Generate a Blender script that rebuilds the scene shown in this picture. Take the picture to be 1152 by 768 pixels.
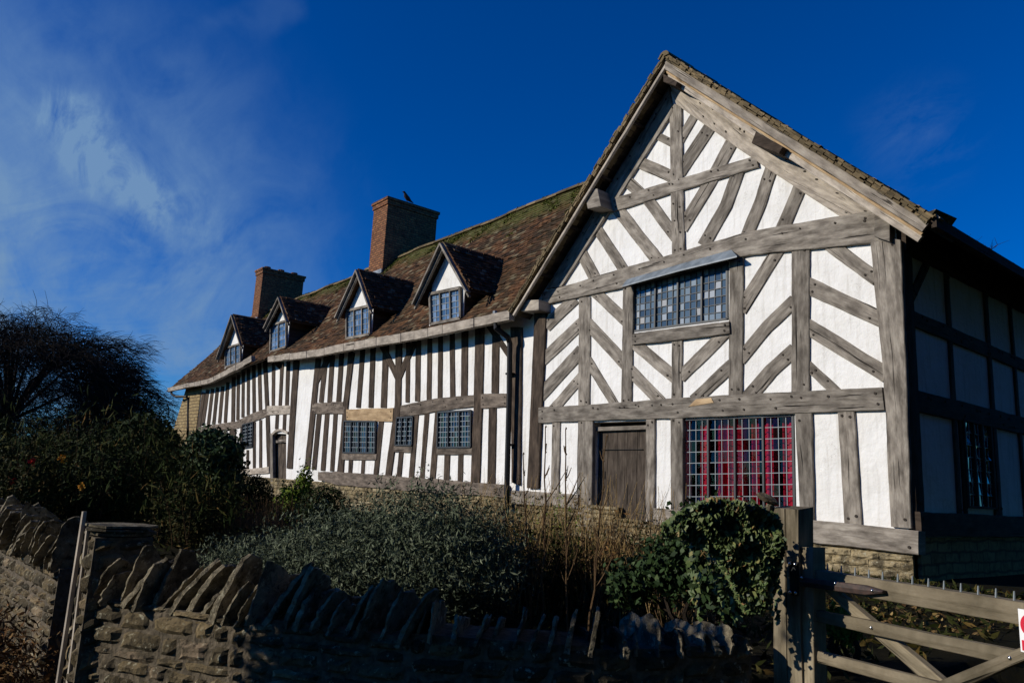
import bpy, bmesh, math, random
import numpy as np
from mathutils import Vector, Matrix, noise
from mathutils.geometry import tessellate_polygon
random.seed(7); rng=np.random.default_rng(7)
for o in list(bpy.data.objects): bpy.data.objects.remove(o)
S=bpy.context.scene; COL=S.collection

# ------------------------------------------------------------------ camera
F_PX=859.96; CX,CY=576.0,384.0
R=np.array([[0.63511135,0.11458652,0.76387401],[0.77080779,-0.15789359,-0.61719118],[0.04988902,0.98078517,-0.1886042]])
C=np.array([4.334,-10.0,1.65])
cd=bpy.data.cameras.new('camera'); cam=bpy.data.objects.new('camera',cd); COL.objects.link(cam)
cd.sensor_width=36; cd.lens=F_PX/1152*36; cd.clip_start=0.05; cd.clip_end=3000
m=Matrix([[*R[0],C[0]],[*R[1],C[1]],[*R[2],C[2]],[0,0,0,1]]); cam.matrix_world=m
S.camera=cam
def ray(x,y): return R@np.array([x-CX,-(y-CY),-F_PX])
def onY(x,y,Y=0.): r=ray(x,y); return C+(Y-C[1])/r[1]*r
def onX(x,y,X=0.): r=ray(x,y); return C+(X-C[0])/r[0]*r
def onZ(x,y,Z=0.): r=ray(x,y); return C+(Z-C[2])/r[2]*r
def dep(x,y,d): return C+d/F_PX*ray(x,y)

# ------------------------------------------------------------------ light and sky
SUN_AZ=math.radians(27); SUN_EL=math.radians(23)
sdir=Vector((-math.sin(SUN_AZ)*math.cos(SUN_EL),-math.cos(SUN_AZ)*math.cos(SUN_EL),math.sin(SUN_EL)))
sl=bpy.data.lights.new('sun','SUN'); so=bpy.data.objects.new('sun',sl); COL.objects.link(so)
sl.energy=5.0; sl.angle=math.radians(0.5); sl.color=(1.0,0.93,0.80)
so.rotation_euler=sdir.to_track_quat('Z','Y').to_euler()
w=bpy.data.worlds.new('World'); S.world=w; w.use_nodes=True
nt=w.node_tree; nt.nodes.clear()
class N:
    def __init__(s,t): s.t=t
    def __call__(s,typ,inp=None,**kw):
        n=s.t.nodes.new(typ)
        for k,v in kw.items(): setattr(n,k,v)
        for k,v in (inp or {}).items():
            if isinstance(v,bpy.types.NodeSocket): s.t.links.new(v,n.inputs[k])
            elif isinstance(v,bpy.types.Node): s.t.links.new(v.outputs[0],n.inputs[k])
            else: n.inputs[k].default_value=v
        return n
    def math(s,op,a,b=0.,c=0.,clamp=False): return s('ShaderNodeMath',{0:a,1:b,2:c},operation=op,use_clamp=clamp).outputs[0]
    def vmath(s,op,a,b=(0,0,0)): return s('ShaderNodeVectorMath',{0:a,1:b},operation=op)
    def mix(s,f,a,b,mode='MIX'):
        n=s('ShaderNodeMix',data_type='RGBA',blend_type=mode,clamp_factor=True)
        for i,v in ((0,f),(6,a),(7,b)):
            if isinstance(v,(bpy.types.NodeSocket)): s.t.links.new(v,n.inputs[i])
            elif isinstance(v,bpy.types.Node): s.t.links.new(v.outputs[0],n.inputs[i])
            else: n.inputs[i].default_value=(*v,1) if (i>0 and len(v)==3) else v
        return n.outputs[2]
    def ramp(s,f,stops,interp='LINEAR'):
        n=s('ShaderNodeValToRGB',{0:f}); cr=n.color_ramp; cr.interpolation=interp
        while len(cr.elements)<len(stops): cr.elements.new(0.5)
        for e,(p,c) in zip(cr.elements,stops):
            e.position=p; e.color=(*c,1) if len(c)==3 else c
        return n.outputs[0]
    def rampv(s,f,stops): return s.ramp(f,[(p,(v,v,v)) for p,v in stops])
n=N(nt)
SKY_GAMMA=1.0
sky=n('ShaderNodeTexSky',sky_type='NISHITA',sun_disc=False,sun_elevation=SUN_EL,sun_rotation=math.atan2(sdir.x,sdir.y),altitude=300,air_density=0.9,dust_density=0.05,ozone_density=3.0)
tc=n('ShaderNodeTexCoord'); D=n.vmath('NORMALIZE',tc.outputs['Generated']).outputs[0]
hs=n('ShaderNodeHueSaturation',{'Hue':0.505,'Saturation':1.75,'Value':1.15,'Color':sky})
# thin cirrus: stretched noise in the direction plane, gathered where the wisps stand
sep=n('ShaderNodeSeparateXYZ',{0:D})
zz=n.math('MAXIMUM',sep.outputs[2],0.06)
pl=n('ShaderNodeCombineXYZ',{0:n.math('DIVIDE',sep.outputs[0],zz),1:n.math('DIVIDE',sep.outputs[1],zz),2:0.0})
mp=n('ShaderNodeMapping',{'Vector':pl,'Rotation':(0,0,math.radians(-25)),'Scale':(0.35,1.0,1)})
n1=n('ShaderNodeTexNoise',{'Vector':mp,'Scale':1.3,'Detail':9.0,'Roughness':0.62,'Distortion':0.9})
n2=n('ShaderNodeTexNoise',{'Vector':D,'Scale':7.0,'Detail':7.0,'Roughness':0.6,'Distortion':1.2})
mp3=n('ShaderNodeMapping',{'Vector':D,'Rotation':(0.5,0.9,0.4),'Scale':(6,22,14)})
n3=n('ShaderNodeTexNoise',{'Vector':mp3,'Scale':1.0,'Detail':12.0,'Roughness':0.66,'Distortion':0.5})
def blob(px,py,r0,r1):
    d=ray(px,py); d=d/np.linalg.norm(d)
    dist=n.vmath('DISTANCE',D,tuple(d)).outputs['Value']
    return n('ShaderNodeMapRange',{0:dist,1:r0,2:r1,3:1.0,4:0.0},interpolation_type='SMOOTHSTEP').outputs[0]
def seg(a,b,wd):   # soft streak between two directions
    da=ray(*a); da/=np.linalg.norm(da); db=ray(*b); db/=np.linalg.norm(db)
    ab=db-da; L2=float(ab@ab)
    wn=n('ShaderNodeTexNoise',{'Vector':D,'Scale':9.0,'Detail':5.0}); wv=n.vmath('SUBTRACT',wn.outputs[1],(0.5,0.5,0.5))
    wv=n('ShaderNodeVectorMath',{0:wv,'Scale':0.10},operation='SCALE')
    Dw=n.vmath('ADD',D,wv.outputs[0]).outputs[0]
    rel=n.vmath('SUBTRACT',Dw,tuple(da)).outputs[0]
    t=n.math('DIVIDE',n.vmath('DOT_PRODUCT',rel,tuple(ab)).outputs['Value'],L2,clamp=True)
    pr=n('ShaderNodeVectorMath',{0:tuple(ab),'Scale':t},operation='SCALE').outputs[0]
    dist=n.vmath('DISTANCE',rel,pr).outputs['Value']
    return n('ShaderNodeMapRange',{0:dist,1:0.0,2:wd,3:1.0,4:0.0},interpolation_type='SMOOTHSTEP').outputs[0]
veil=n.math('MULTIPLY',n.math('ADD',n.math('MULTIPLY',n.rampv(n1,[(0.30,0.1),(0.72,1.0)]),0.65),n.math('MULTIPLY',n.rampv(n3,[(0.3,0.0),(0.75,1.0)]),0.4)),blob(-60,345,0.05,0.50))
low=n.math('MULTIPLY',n.rampv(n2,[(0.40,0.0),(0.75,1.0)]),blob(80,340,0.05,0.42))
wisp=n.math('MULTIPLY',n.rampv(n3,[(0.36,0.0),(0.70,1.0)]),n.math('MAXIMUM',n.math('MAXIMUM',seg((78,145),(130,200),0.050),seg((120,180),(168,240),0.040)),n.math('MULTIPLY',seg((205,240),(245,265),0.06),0.30)))
ctr=n.math('MULTIPLY',seg((195,75),(310,10),0.03),0.13)
small=n.math('MULTIPLY',n.math('MULTIPLY',blob(1030,155,0.0,0.09),n.rampv(n3,[(0.42,0.0),(0.75,1.0)])),0.22)
tot=n.math('ADD',n.math('ADD',n.math('MULTIPLY',veil,1.0),n.math('MULTIPLY',low,0.7)),n.math('ADD',n.math('MULTIPLY',wisp,1.35),n.math('ADD',ctr,small)),clamp=True)
hs2=n.mix(1.0,hs,(0.45,1.2,1.78),'MULTIPLY'); skyc=n.mix(tot,hs2,(3.0,5.5,9.6))
bg=n('ShaderNodeBackground',{'Color':skyc,'Strength':0.06}); out=n('ShaderNodeOutputWorld',{0:bg})
S.view_settings.view_transform='Standard'; S.view_settings.look='None'; S.view_settings.exposure=-0.22; S.view_settings.gamma=1
S.view_settings.use_curve_mapping=False
S.render.engine='CYCLES'

# ------------------------------------------------------------------ materials
M={}
def mat(name,rough=0.8,spec=0.3):
    m=bpy.data.materials.new(name); m.use_nodes=True; t=m.node_tree; t.nodes.clear(); k=N(t)
    b=k('ShaderNodeBsdfPrincipled',{'Roughness':rough,'Specular IOR Level':spec}); k('ShaderNodeOutputMaterial',{0:b}); M[name]=m
    return k,b
def setc(k,b,c,inp='Base Color'):
    if isinstance(c,tuple): b.inputs[inp].default_value=(*c,1)
    else: k.t.links.new(c,b.inputs[inp])
def bump(k,b,h,strength=0.5,dist=0.01):
    bp=k('ShaderNodeBump',{'Height':h,'Strength':strength,'Distance':dist}); k.t.links.new(bp.outputs[0],b.inputs['Normal'])
def wood(name,light,mid,dark,patch=None,patchc=None):
    k,b=mat(name,0.85,0.15); uv=k('ShaderNodeUVMap'); 
    mp=k('ShaderNodeMapping',{'Vector':uv,'Scale':(1.6,17,1)})
    g=k('ShaderNodeTexNoise',{'Vector':mp,'Scale':1.4,'Detail':8.0,'Roughness':0.68,'Distortion':0.35})
    mp2=k('ShaderNodeMapping',{'Vector':uv,'Scale':(1.3,4,1)})
    l=k('ShaderNodeTexNoise',{'Vector':mp2,'Scale':2.2,'Detail':6.0,'Roughness':0.6})
    mp3=k('ShaderNodeMapping',{'Vector':uv,'Scale':(0.8,34,1)})
    cr=k('ShaderNodeTexNoise',{'Vector':mp3,'Scale':0.9,'Detail':3.0,'Roughness':0.5,'Distortion':0.5})
    crack=k.rampv(cr,[(0.315,0.0),(0.345,1.0)])
    mp4=k('ShaderNodeMapping',{'Vector':uv,'Scale':(4.0,75,1)}); g2=k('ShaderNodeTexNoise',{'Vector':mp4,'Scale':1.3,'Detail':5.0,'Roughness':0.7})
    gm=k.math('ADD',k.math('MULTIPLY',g,0.62),k.math('MULTIPLY',g2,0.40))
    c=k.ramp(gm,[(0.30,dark),(0.46,mid),(0.74,light)])
    c=k.mix(k.rampv(l,[(0.42,0.0),(0.66,0.85)]),c,dark)
    c=k.mix(k.rampv(l,[(0.28,0.6),(0.44,0.0)]),c,light)
    c=k.mix(crack,tuple(x*0.25 for x in dark),c)
    oi=k('ShaderNodeObjectInfo'); hv=k('ShaderNodeHueSaturation',{'Value':k.math('ADD',k.math('MULTIPLY',oi.outputs['Random'],0.45),0.78),'Color':c})
    setc(k,b,hv.outputs[0])
    h=k.math('ADD',k.math('MULTIPLY',gm,0.9),k.math('MULTIPLY',crack,0.8))
    bump(k,b,h,0.7,0.012)
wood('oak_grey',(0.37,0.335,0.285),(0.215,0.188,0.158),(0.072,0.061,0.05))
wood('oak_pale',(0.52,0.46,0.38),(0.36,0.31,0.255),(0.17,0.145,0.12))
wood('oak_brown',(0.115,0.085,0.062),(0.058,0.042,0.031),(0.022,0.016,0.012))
wood('oak_rail',(0.26,0.215,0.17),(0.14,0.112,0.09),(0.05,0.04,0.032))
wood('oak_new',(0.50,0.37,0.22),(0.40,0.28,0.16),(0.24,0.16,0.09))
wood('door_wood',(0.13,0.105,0.082),(0.075,0.058,0.045),(0.03,0.023,0.018))
wood('gate_wood',(0.40,0.34,0.24),(0.22,0.18,0.122),(0.07,0.058,0.036))
k,b=mat('plaster',0.9,0.1); tcn=k('ShaderNodeTexCoord')
a=k('ShaderNodeTexNoise',{'Vector':tcn.outputs['Object'],'Scale':1.6,'Detail':6.0,'Roughness':0.6})
f=k('ShaderNodeTexNoise',{'Vector':tcn.outputs['Object'],'Scale':9.0,'Detail':7.0,'Roughness':0.65})
mpp=k('ShaderNodeMapping',{'Vector':tcn.outputs['Object'],'Scale':(9,9,0.9)}); st=k('ShaderNodeTexNoise',{'Vector':mpp,'Scale':1.5,'Detail':5.0})
c=k.mix(k.rampv(a,[(0.4,0.0),(0.75,0.8)]),(0.80,0.79,0.77),(0.68,0.66,0.62)); c=k.mix(k.rampv(st,[(0.52,0.0),(0.8,0.65)]),c,(0.48,0.45,0.40)); vv=k('ShaderNodeTexVoronoi',{'Vector':k.vmath('ADD',tcn.outputs['Object'],k('ShaderNodeVectorMath',{0:f.outputs[1],'Scale':0.5},operation='SCALE').outputs[0]).outputs[0],'Scale':1.1},feature='DISTANCE_TO_EDGE'); c=k.mix(k.math('MULTIPLY',k.rampv(vv,[(0.0,1.0),(0.008,0.0)]),k.rampv(a,[(0.5,0.0),(0.6,0.6)])),c,(0.30,0.28,0.25))
setc(k,b,c); bump(k,b,k.math('ADD',k.math('MULTIPLY',f,0.45),k.math('MULTIPLY',a,1.6)),0.7,0.04)
k,b=mat('peg',0.9); setc(k,b,(0.035,0.028,0.022))
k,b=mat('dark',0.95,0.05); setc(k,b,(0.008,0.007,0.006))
k,b=mat('iron',0.5,0.2); setc(k,b,(0.006,0.006,0.007))
k,b=mat('strap_iron',0.6,0.4); tcn=k('ShaderNodeTexCoord'); a=k('ShaderNodeTexNoise',{'Vector':tcn.outputs['Object'],'Scale':30.0,'Detail':5.0}); setc(k,b,k.ramp(a,[(0.35,(0.03,0.022,0.02)),(0.7,(0.085,0.05,0.04))]))
k,b=mat('bolt',0.25,0.5); setc(k,b,(0.7,0.7,0.68)); b.inputs['Metallic'].default_value=1
k,b=mat('lead',0.5,0.5); tcn=k('ShaderNodeTexCoord'); a=k('ShaderNodeTexNoise',{'Vector':tcn.outputs['Object'],'Scale':6.0,'Detail':5.0}); setc(k,b,k.ramp(a,[(0.3,(0.10,0.125,0.15)),(0.7,(0.22,0.26,0.30))])); bump(k,b,a,0.3,0.01)
k,b=mat('lead_came',0.5,0.5); setc(k,b,(0.20,0.23,0.25))
k,b=mat('window_iron',0.5,0.4); setc(k,b,(0.03,0.035,0.04))
def glass(name,stops,rough=0.06):
    k,b=mat(name,rough,0.8); g=k('ShaderNodeNewGeometry'); setc(k,b,k.ramp(g.outputs['Random Per Island'],stops))
    tcn=k('ShaderNodeTexCoord'); a=k('ShaderNodeTexNoise',{'Vector':tcn.outputs['Object'],'Scale':14.0,'Detail':2.0}); bump(k,b,a,0.10,0.01)
glass('glass_reflect_tint',[(0.0,(0.045,0.07,0.09)),(0.35,(0.08,0.12,0.15)),(0.65,(0.15,0.20,0.23)),(0.85,(0.27,0.32,0.35)),(0.93,(0.38,0.41,0.43)),(1.0,(0.42,0.38,0.30))])  # pale and blue pane tones put sky reflections into the base colour
glass('glass_dark',[(0.0,(0.006,0.008,0.010)),(0.6,(0.012,0.018,0.024)),(0.85,(0.03,0.045,0.06))])
glass('glass_blue',[(0.0,(0.05,0.10,0.17)),(0.5,(0.09,0.16,0.26)),(0.85,(0.18,0.26,0.38))])
m_=bpy.data.materials.new('glass_clear'); m_.use_nodes=True; t=m_.node_tree; t.nodes.clear(); k=N(t); M['glass_clear']=m_
fr=k('ShaderNodeFresnel',{0:1.45}); ms=k('ShaderNodeMixShader',{0:k.math('MULTIPLY',fr,0.8)}); tr=k('ShaderNodeBsdfTransparent',{0:(0.88,0.92,0.92,1)}); gl=k('ShaderNodeBsdfGlossy',{0:(1,1,1,1),'Roughness':0.03})
t.links.new(tr.outputs[0],ms.inputs[1]); t.links.new(gl.outputs[0],ms.inputs[2]); k('ShaderNodeOutputMaterial',{0:ms})
k,b=mat('curtain',0.95,0.05); setc(k,b,(0.33,0.010,0.030))
def tilemat(name,stops,mossz=None):
    k,b=mat(name,0.9,0.15); g=k('ShaderNodeNewGeometry'); tcn=k('ShaderNodeTexCoord')
    a=k('ShaderNodeTexNoise',{'Vector':tcn.outputs['Object'],'Scale':0.9,'Detail':6.0,'Roughness':0.65}); f=k('ShaderNodeTexNoise',{'Vector':tcn.outputs['Object'],'Scale':14.0,'Detail':6.0,'Roughness':0.7})
    c=k.ramp(g.outputs['Random Per Island'],stops)
    c=k.mix(k.rampv(a,[(0.40,0.0),(0.66,0.7)]),c,(0.045,0.035,0.02))
    c=k.mix(k.rampv(f,[(0.62,0.0),(0.74,0.7)]),c,(0.26,0.22,0.15))
    c=k.mix(k.rampv(f,[(0.30,0.6),(0.42,0.0)]),c,(0.025,0.022,0.015))
    if mossz:
        z=k('ShaderNodeSeparateXYZ',{0:tcn.outputs['Object']}).outputs[2]
        mz=k('ShaderNodeMapRange',{0:k.math('ADD',z,k.math('MULTIPLY',a,1.2)),1:mossz,2:mossz+0.55}).outputs[0]
        mf=k.math('MULTIPLY',mz,k.rampv(f,[(0.35,0.0),(0.58,1.0)]))
        c=k.mix(mf,c,(0.085,0.095,0.022))
    setc(k,b,c); bump(k,b,f,0.8,0.015)
tilemat('tile',[(0.0,(0.022,0.014,0.009)),(0.3,(0.060,0.030,0.016)),(0.6,(0.112,0.052,0.025)),(0.85,(0.165,0.080,0.036)),(0.93,(0.18,0.135,0.08)),(1.0,(0.25,0.21,0.13))],9.15)
tilemat('tile_mossy',[(0.0,(0.09,0.07,0.04)),(0.5,(0.18,0.135,0.075)),(1.0,(0.27,0.20,0.11))])
def brick(name,c1,c2,mort,w_,h_,ms=0.012,dist=0.0,dark=(0.02,0.015,0.01)):
    k,b=mat(name,0.92,0.1); tcn=k('ShaderNodeTexCoord'); s=k('ShaderNodeSeparateXYZ',{0:tcn.outputs['Object']})
    v=k('ShaderNodeCombineXYZ',{0:k.math('ADD',s.outputs[0],s.outputs[1]),1:s.outputs[2],2:0.0})
    src=v.outputs[0]
    if dist:
        nn=k('ShaderNodeTexNoise',{'Vector':tcn.outputs['Object'],'Scale':3.0,'Detail':3.0}); dv=k.vmath('SUBTRACT',nn.outputs[1],(0.5,0.5,0.5)).outputs[0]
        dv=k('ShaderNodeVectorMath',{0:dv,'Scale':dist},operation='SCALE').outputs[0]; src=k.vmath('ADD',v.outputs[0],dv).outputs[0]
    br=k('ShaderNodeTexBrick',{'Vector':src,'Color1':(*c1,1),'Color2':(*c2,1),'Mortar':(*mort,1),'Scale':1.0,'Mortar Size':ms,'Brick Width':w_,'Row Height':h_,'Bias':0.0,'Mortar Smooth':0.3})
    f=k('ShaderNodeTexNoise',{'Vector':tcn.outputs['Object'],'Scale':9.0,'Detail':7.0,'Roughness':0.7})
    c=k.mix(k.rampv(f,[(0.35,0.75),(0.55,0.0)]),br.outputs[0],dark)
    setc(k,b,c); h=k.math('SUBTRACT',k.math('MULTIPLY',f,0.7),br.outputs['Fac']); bump(k,b,h,0.9,0.02)
brick('brick',(0.34,0.15,0.07),(0.20,0.08,0.045),(0.10,0.075,0.05),0.23,0.085,0.014,0.0,(0.06,0.03,0.02))
brick('rubble',(0.38,0.29,0.15),(0.30,0.22,0.11),(0.16,0.12,0.075),0.42,0.14,0.018,0.10,(0.10,0.07,0.04))
def stone(name,stops):
    k,b=mat(name,0.93,0.1); g=k('ShaderNodeNewGeometry'); tcn=k('ShaderNodeTexCoord')
    f=k('ShaderNodeTexNoise',{'Vector':tcn.outputs['Object'],'Scale':22.0,'Detail':8.0,'Roughness':0.7}); a=k('ShaderNodeTexNoise',{'Vector':tcn.outputs['Object'],'Scale':5.0,'Detail':6.0,'Roughness':0.65})
    c=k.ramp(g.outputs['Random Per Island'],stops)
    c=k.mix(k.rampv(a,[(0.44,0.0),(0.58,0.85)]),c,(0.05,0.042,0.028)); c=k.mix(k.rampv(f,[(0.57,0.0),(0.64,0.75)]),c,(0.42,0.39,0.28)); c=k.mix(k.rampv(f,[(0.36,0.85),(0.46,0.0)]),c,(0.02,0.017,0.012))
    setc(k,b,c); bump(k,b,k.math('ADD',f,k.math('MULTIPLY',a,0.8)),1.0,0.02)
stone('wall_stone',[(0.0,(0.05,0.04,0.025)),(0.4,(0.12,0.092,0.052)),(0.8,(0.22,0.165,0.09)),(1.0,(0.24,0.18,0.12))])
stone('plinth_stone',[(0.0,(0.20,0.155,0.085)),(0.5,(0.30,0.235,0.13)),(1.0,(0.38,0.31,0.19))])
stone('slate_stone',[(0.0,(0.06,0.052,0.038)),(0.5,(0.14,0.118,0.08)),(1.0,(0.26,0.22,0.15))])
stone('pot_clay',[(0.0,(0.2,0.08,0.05)),(1.0,(0.2,0.08,0.05))])
k,b=mat('mortar',0.95); tcn=k('ShaderNodeTexCoord'); f=k('ShaderNodeTexNoise',{'Vector':tcn.outputs['Object'],'Scale':30.0,'Detail':6.0}); setc(k,b,k.ramp(f,[(0.3,(0.05,0.04,0.025)),(0.7,(0.14,0.11,0.075))])); bump(k,b,f,1.0,0.02)
def ground(name,c0,c1,c2):
    k,b=mat(name,0.95,0.05); tcn=k('ShaderNodeTexCoord'); f=k('ShaderNodeTexNoise',{'Vector':tcn.outputs['Object'],'Scale':7.0,'Detail':9.0,'Roughness':0.75}); a=k('ShaderNodeTexNoise',{'Vector':tcn.outputs['Object'],'Scale':0.7,'Detail':5.0})
    setc(k,b,k.mix(a.outputs[0],k.ramp(f,[(0.3,c0),(0.7,c1)]),c2)); bump(k,b,f,1.0,0.04)
ground('soil',(0.008,0.006,0.004),(0.03,0.022,0.013),(0.012,0.014,0.006))
ground('grass_ground',(0.02,0.03,0.01),(0.05,0.065,0.02),(0.03,0.035,0.015))
ground('asphalt',(0.035,0.034,0.033),(0.06,0.058,0.055),(0.045,0.044,0.042))
ground('bark',(0.02,0.015,0.012),(0.055,0.042,0.032),(0.03,0.024,0.018))
ground('twig',(0.09,0.055,0.03),(0.20,0.13,0.07),(0.12,0.075,0.04))
ground('straw',(0.28,0.18,0.075),(0.55,0.39,0.18),(0.42,0.29,0.13))
def leaf(name,stops,rough=0.7,spec=0.08):
    k,b=mat(name,rough,spec); g=k('ShaderNodeNewGeometry'); setc(k,b,k.ramp(g.outputs['Random Per Island'],stops))
leaf('leaf_dark',[(0,(0.008,0.014,0.004)),(0.6,(0.016,0.028,0.007)),(1,(0.035,0.05,0.012))])
leaf('leaf_gloss',[(0,(0.015,0.03,0.01)),(0.7,(0.03,0.055,0.018)),(1,(0.06,0.09,0.03))],0.55,0.12)
leaf('leaf_bright',[(0,(0.06,0.10,0.015)),(0.6,(0.12,0.17,0.02)),(1,(0.20,0.24,0.03))])
leaf('leaf_lavender',[(0,(0.03,0.04,0.024)),(0.6,(0.07,0.088,0.056)),(1,(0.13,0.15,0.10))],0.8,0.05)
leaf('leaf_shoot',[(0,(0.010,0.018,0.004)),(0.6,(0.025,0.036,0.008)),(0.88,(0.06,0.055,0.015)),(1,(0.14,0.08,0.025))],0.8,0.05)
leaf('leaf_moss',[(0,(0.03,0.04,0.008)),(0.6,(0.07,0.085,0.018)),(1,(0.12,0.13,0.03))],0.95,0.02)
leaf('leaf_sprig_lit',[(0,(0.06,0.08,0.045)),(1,(0.19,0.21,0.14))],0.8,0.05)  # paler than the bush leaves: sunlit tips put into the colour
leaf('leaf_olive',[(0,(0.012,0.018,0.004)),(0.6,(0.032,0.036,0.009)),(0.9,(0.07,0.055,0.015)),(1,(0.12,0.07,0.02))])
leaf('leaf_dry',[(0,(0.07,0.032,0.012)),(0.5,(0.14,0.07,0.025)),(1,(0.24,0.15,0.06))],0.85,0.1)
leaf('leaf_litter',[(0,(0.06,0.035,0.015)),(0.6,(0.16,0.10,0.04)),(1,(0.28,0.2,0.08))],0.85,0.1)
leaf('ivy',[(0,(0.03,0.045,0.015)),(0.5,(0.075,0.11,0.035)),(0.82,(0.12,0.15,0.055)),(0.93,(0.17,0.17,0.06)),(1,(0.22,0.12,0.05))],0.45,0.25)
leaf('petal_red',[(0,(0.45,0.01,0.015)),(1,(0.6,0.03,0.03))]); leaf('petal_orange',[(0,(0.5,0.2,0.02)),(1,(0.6,0.3,0.03))]); leaf('petal_pink',[(0,(0.5,0.3,0.5)),(1,(0.6,0.4,0.6))])
k,b=mat('sign_white',0.4,0.4); setc(k,b,(0.8,0.8,0.8))
k,b=mat('sign_red',0.4,0.4); setc(k,b,(0.6,0.015,0.04))
k,b=mat('feather',0.8,0.2); setc(k,b,(0.02,0.02,0.022))

# ------------------------------------------------------------------ helpers
def mesh(name,vs,fs,mats,parent=None,mi=None,uvs=None,smooth=False):
    me=bpy.data.meshes.new(name); me.from_pydata([tuple(map(float,v)) for v in vs],[],[tuple(f) for f in fs])
    if isinstance(mats,str): mats=[mats]
    for q in mats: me.materials.append(M[q])
    if mi is not None: me.polygons.foreach_set('material_index',mi)
    if uvs is not None:
        ul=me.uv_layers.new(name='UVMap'); flat=[]
        for p in me.polygons:
            for vi in p.vertices: flat+=list(uvs[vi])
        ul.data.foreach_set('uv',flat)
    if smooth: me.polygons.foreach_set('use_smooth',[True]*len(me.polygons))
    me.update(); o=bpy.data.objects.new(name,me); COL.objects.link(o)
    if parent is not None: o.parent=parent; o.matrix_parent_inverse=pinv(parent)
    return o
def pinv(p): return Matrix.Identity(4) if p.parent is not None else Matrix.Translation(-Vector(p.location))
def tag(o,label=None,cat=None,group=None,kind=None):
    if label:o['label']=label
    if cat:o['category']=cat
    if group:o['group']=group
    if kind:o['kind']=kind
    return o
def empty(name,loc,label,cat,group=None):
    o=bpy.data.objects.new(name,None); COL.objects.link(o); o.location=tuple(map(float,loc)); o.empty_display_size=0.2
    bpy.context.view_layer.update()
    return tag(o,label,cat,group)
class MB:
    def __init__(s): s.v=[];s.f=[];s.m=[];s.u=[]
    def add(s,vs,fs,mi=0,uv=None):
        o=len(s.v); s.v+=[tuple(map(float,v)) for v in vs]; s.f+=[tuple(i+o for i in f) for f in fs]; s.m+=[mi]*len(fs)
        s.u+= uv if uv is not None else [(v[0],v[2]) for v in vs]
    def box(s,a,b,mi=0):
        x0,y0,z0=a;x1,y1,z1=b
        s.add([(x0,y0,z0),(x1,y0,z0),(x1,y1,z0),(x0,y1,z0),(x0,y0,z1),(x1,y0,z1),(x1,y1,z1),(x0,y1,z1)],[(0,3,2,1),(4,5,6,7),(0,1,5,4),(1,2,6,5),(2,3,7,6),(3,0,4,7)],mi)
    def hexa(s,p,mi=0): s.add(p,[(0,3,2,1),(4,5,6,7),(0,1,5,4),(1,2,6,5),(2,3,7,6),(3,0,4,7)],mi)
    def bar(s,a,b,w,h,up=(0,0,1),mi=0):
        a=Vector(a);b=Vector(b);d=(b-a);L=d.length;d.normalize();sd=d.cross(Vector(up)).normalized();u=sd.cross(d).normalized()
        uo=random.random()*9
        vs=[];uv=[]
        for t,c in ((0,a),(L,b)):
            for i,(p,q) in enumerate(((-1,-1),(1,-1),(1,1),(-1,1))): vs.append(c+sd*p*w/2+u*q*h/2); uv.append((uo+t,uo+(i*0.5)*max(w,h)))
        s.add(vs,[(0,1,2,3),(7,6,5,4),(0,4,5,1),(1,5,6,2),(2,6,7,3),(3,7,4,0)],mi,uv)
    def tube(s,pts,rad,seg=6,mi=0,cap=True):
        pts=[Vector(p) for p in pts]; n_=len(pts); rs=rad if isinstance(rad,(list,tuple)) else [rad]*n_
        vs=[];fs=[];uv=[];L=0
        pd=None
        for i,p in enumerate(pts):
            d=(pts[min(i+1,n_-1)]-pts[max(i-1,0)]).normalized()
            if pd is None: a=d.orthogonal().normalized()
            else: a=(pa-d*pa.dot(d)).normalized()
            pa=a; pd=d; bb=d.cross(a)
            if i: L+=(p-pts[i-1]).length
            for j in range(seg):
                t=2*math.pi*j/seg; vs.append(p+(a*math.cos(t)+bb*math.sin(t))*rs[i]); uv.append((L,j*rs[i]))
        for i in range(n_-1):
            for j in range(seg): q=(j+1)%seg; fs.append((i*seg+j,i*seg+q,(i+1)*seg+q,(i+1)*seg+j))
        if cap: fs.append(tuple(range(seg-1,-1,-1))); fs.append(tuple((n_-1)*seg+j for j in range(seg)))
        s.add(vs,fs,mi,uv)
    def build(s,name,mats,parent=None,smooth=False): return mesh(name,s.v,s.f,mats,parent,s.m,s.u,smooth)
def resample(pts,n_):
    pts=[np.array(p,float) for p in pts]; d=[0]
    for a,b in zip(pts,pts[1:]): d.append(d[-1]+np.linalg.norm(b-a))
    o=[]
    for i in range(n_):
        t=d[-1]*i/(n_-1); j=max(q for q in range(len(d)) if d[q]<=t+1e-9); j=min(j,len(pts)-2)
        o.append(pts[j]+(pts[j+1]-pts[j])*((t-d[j])/(d[j+1]-d[j]+1e-12)))
    return o
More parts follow.
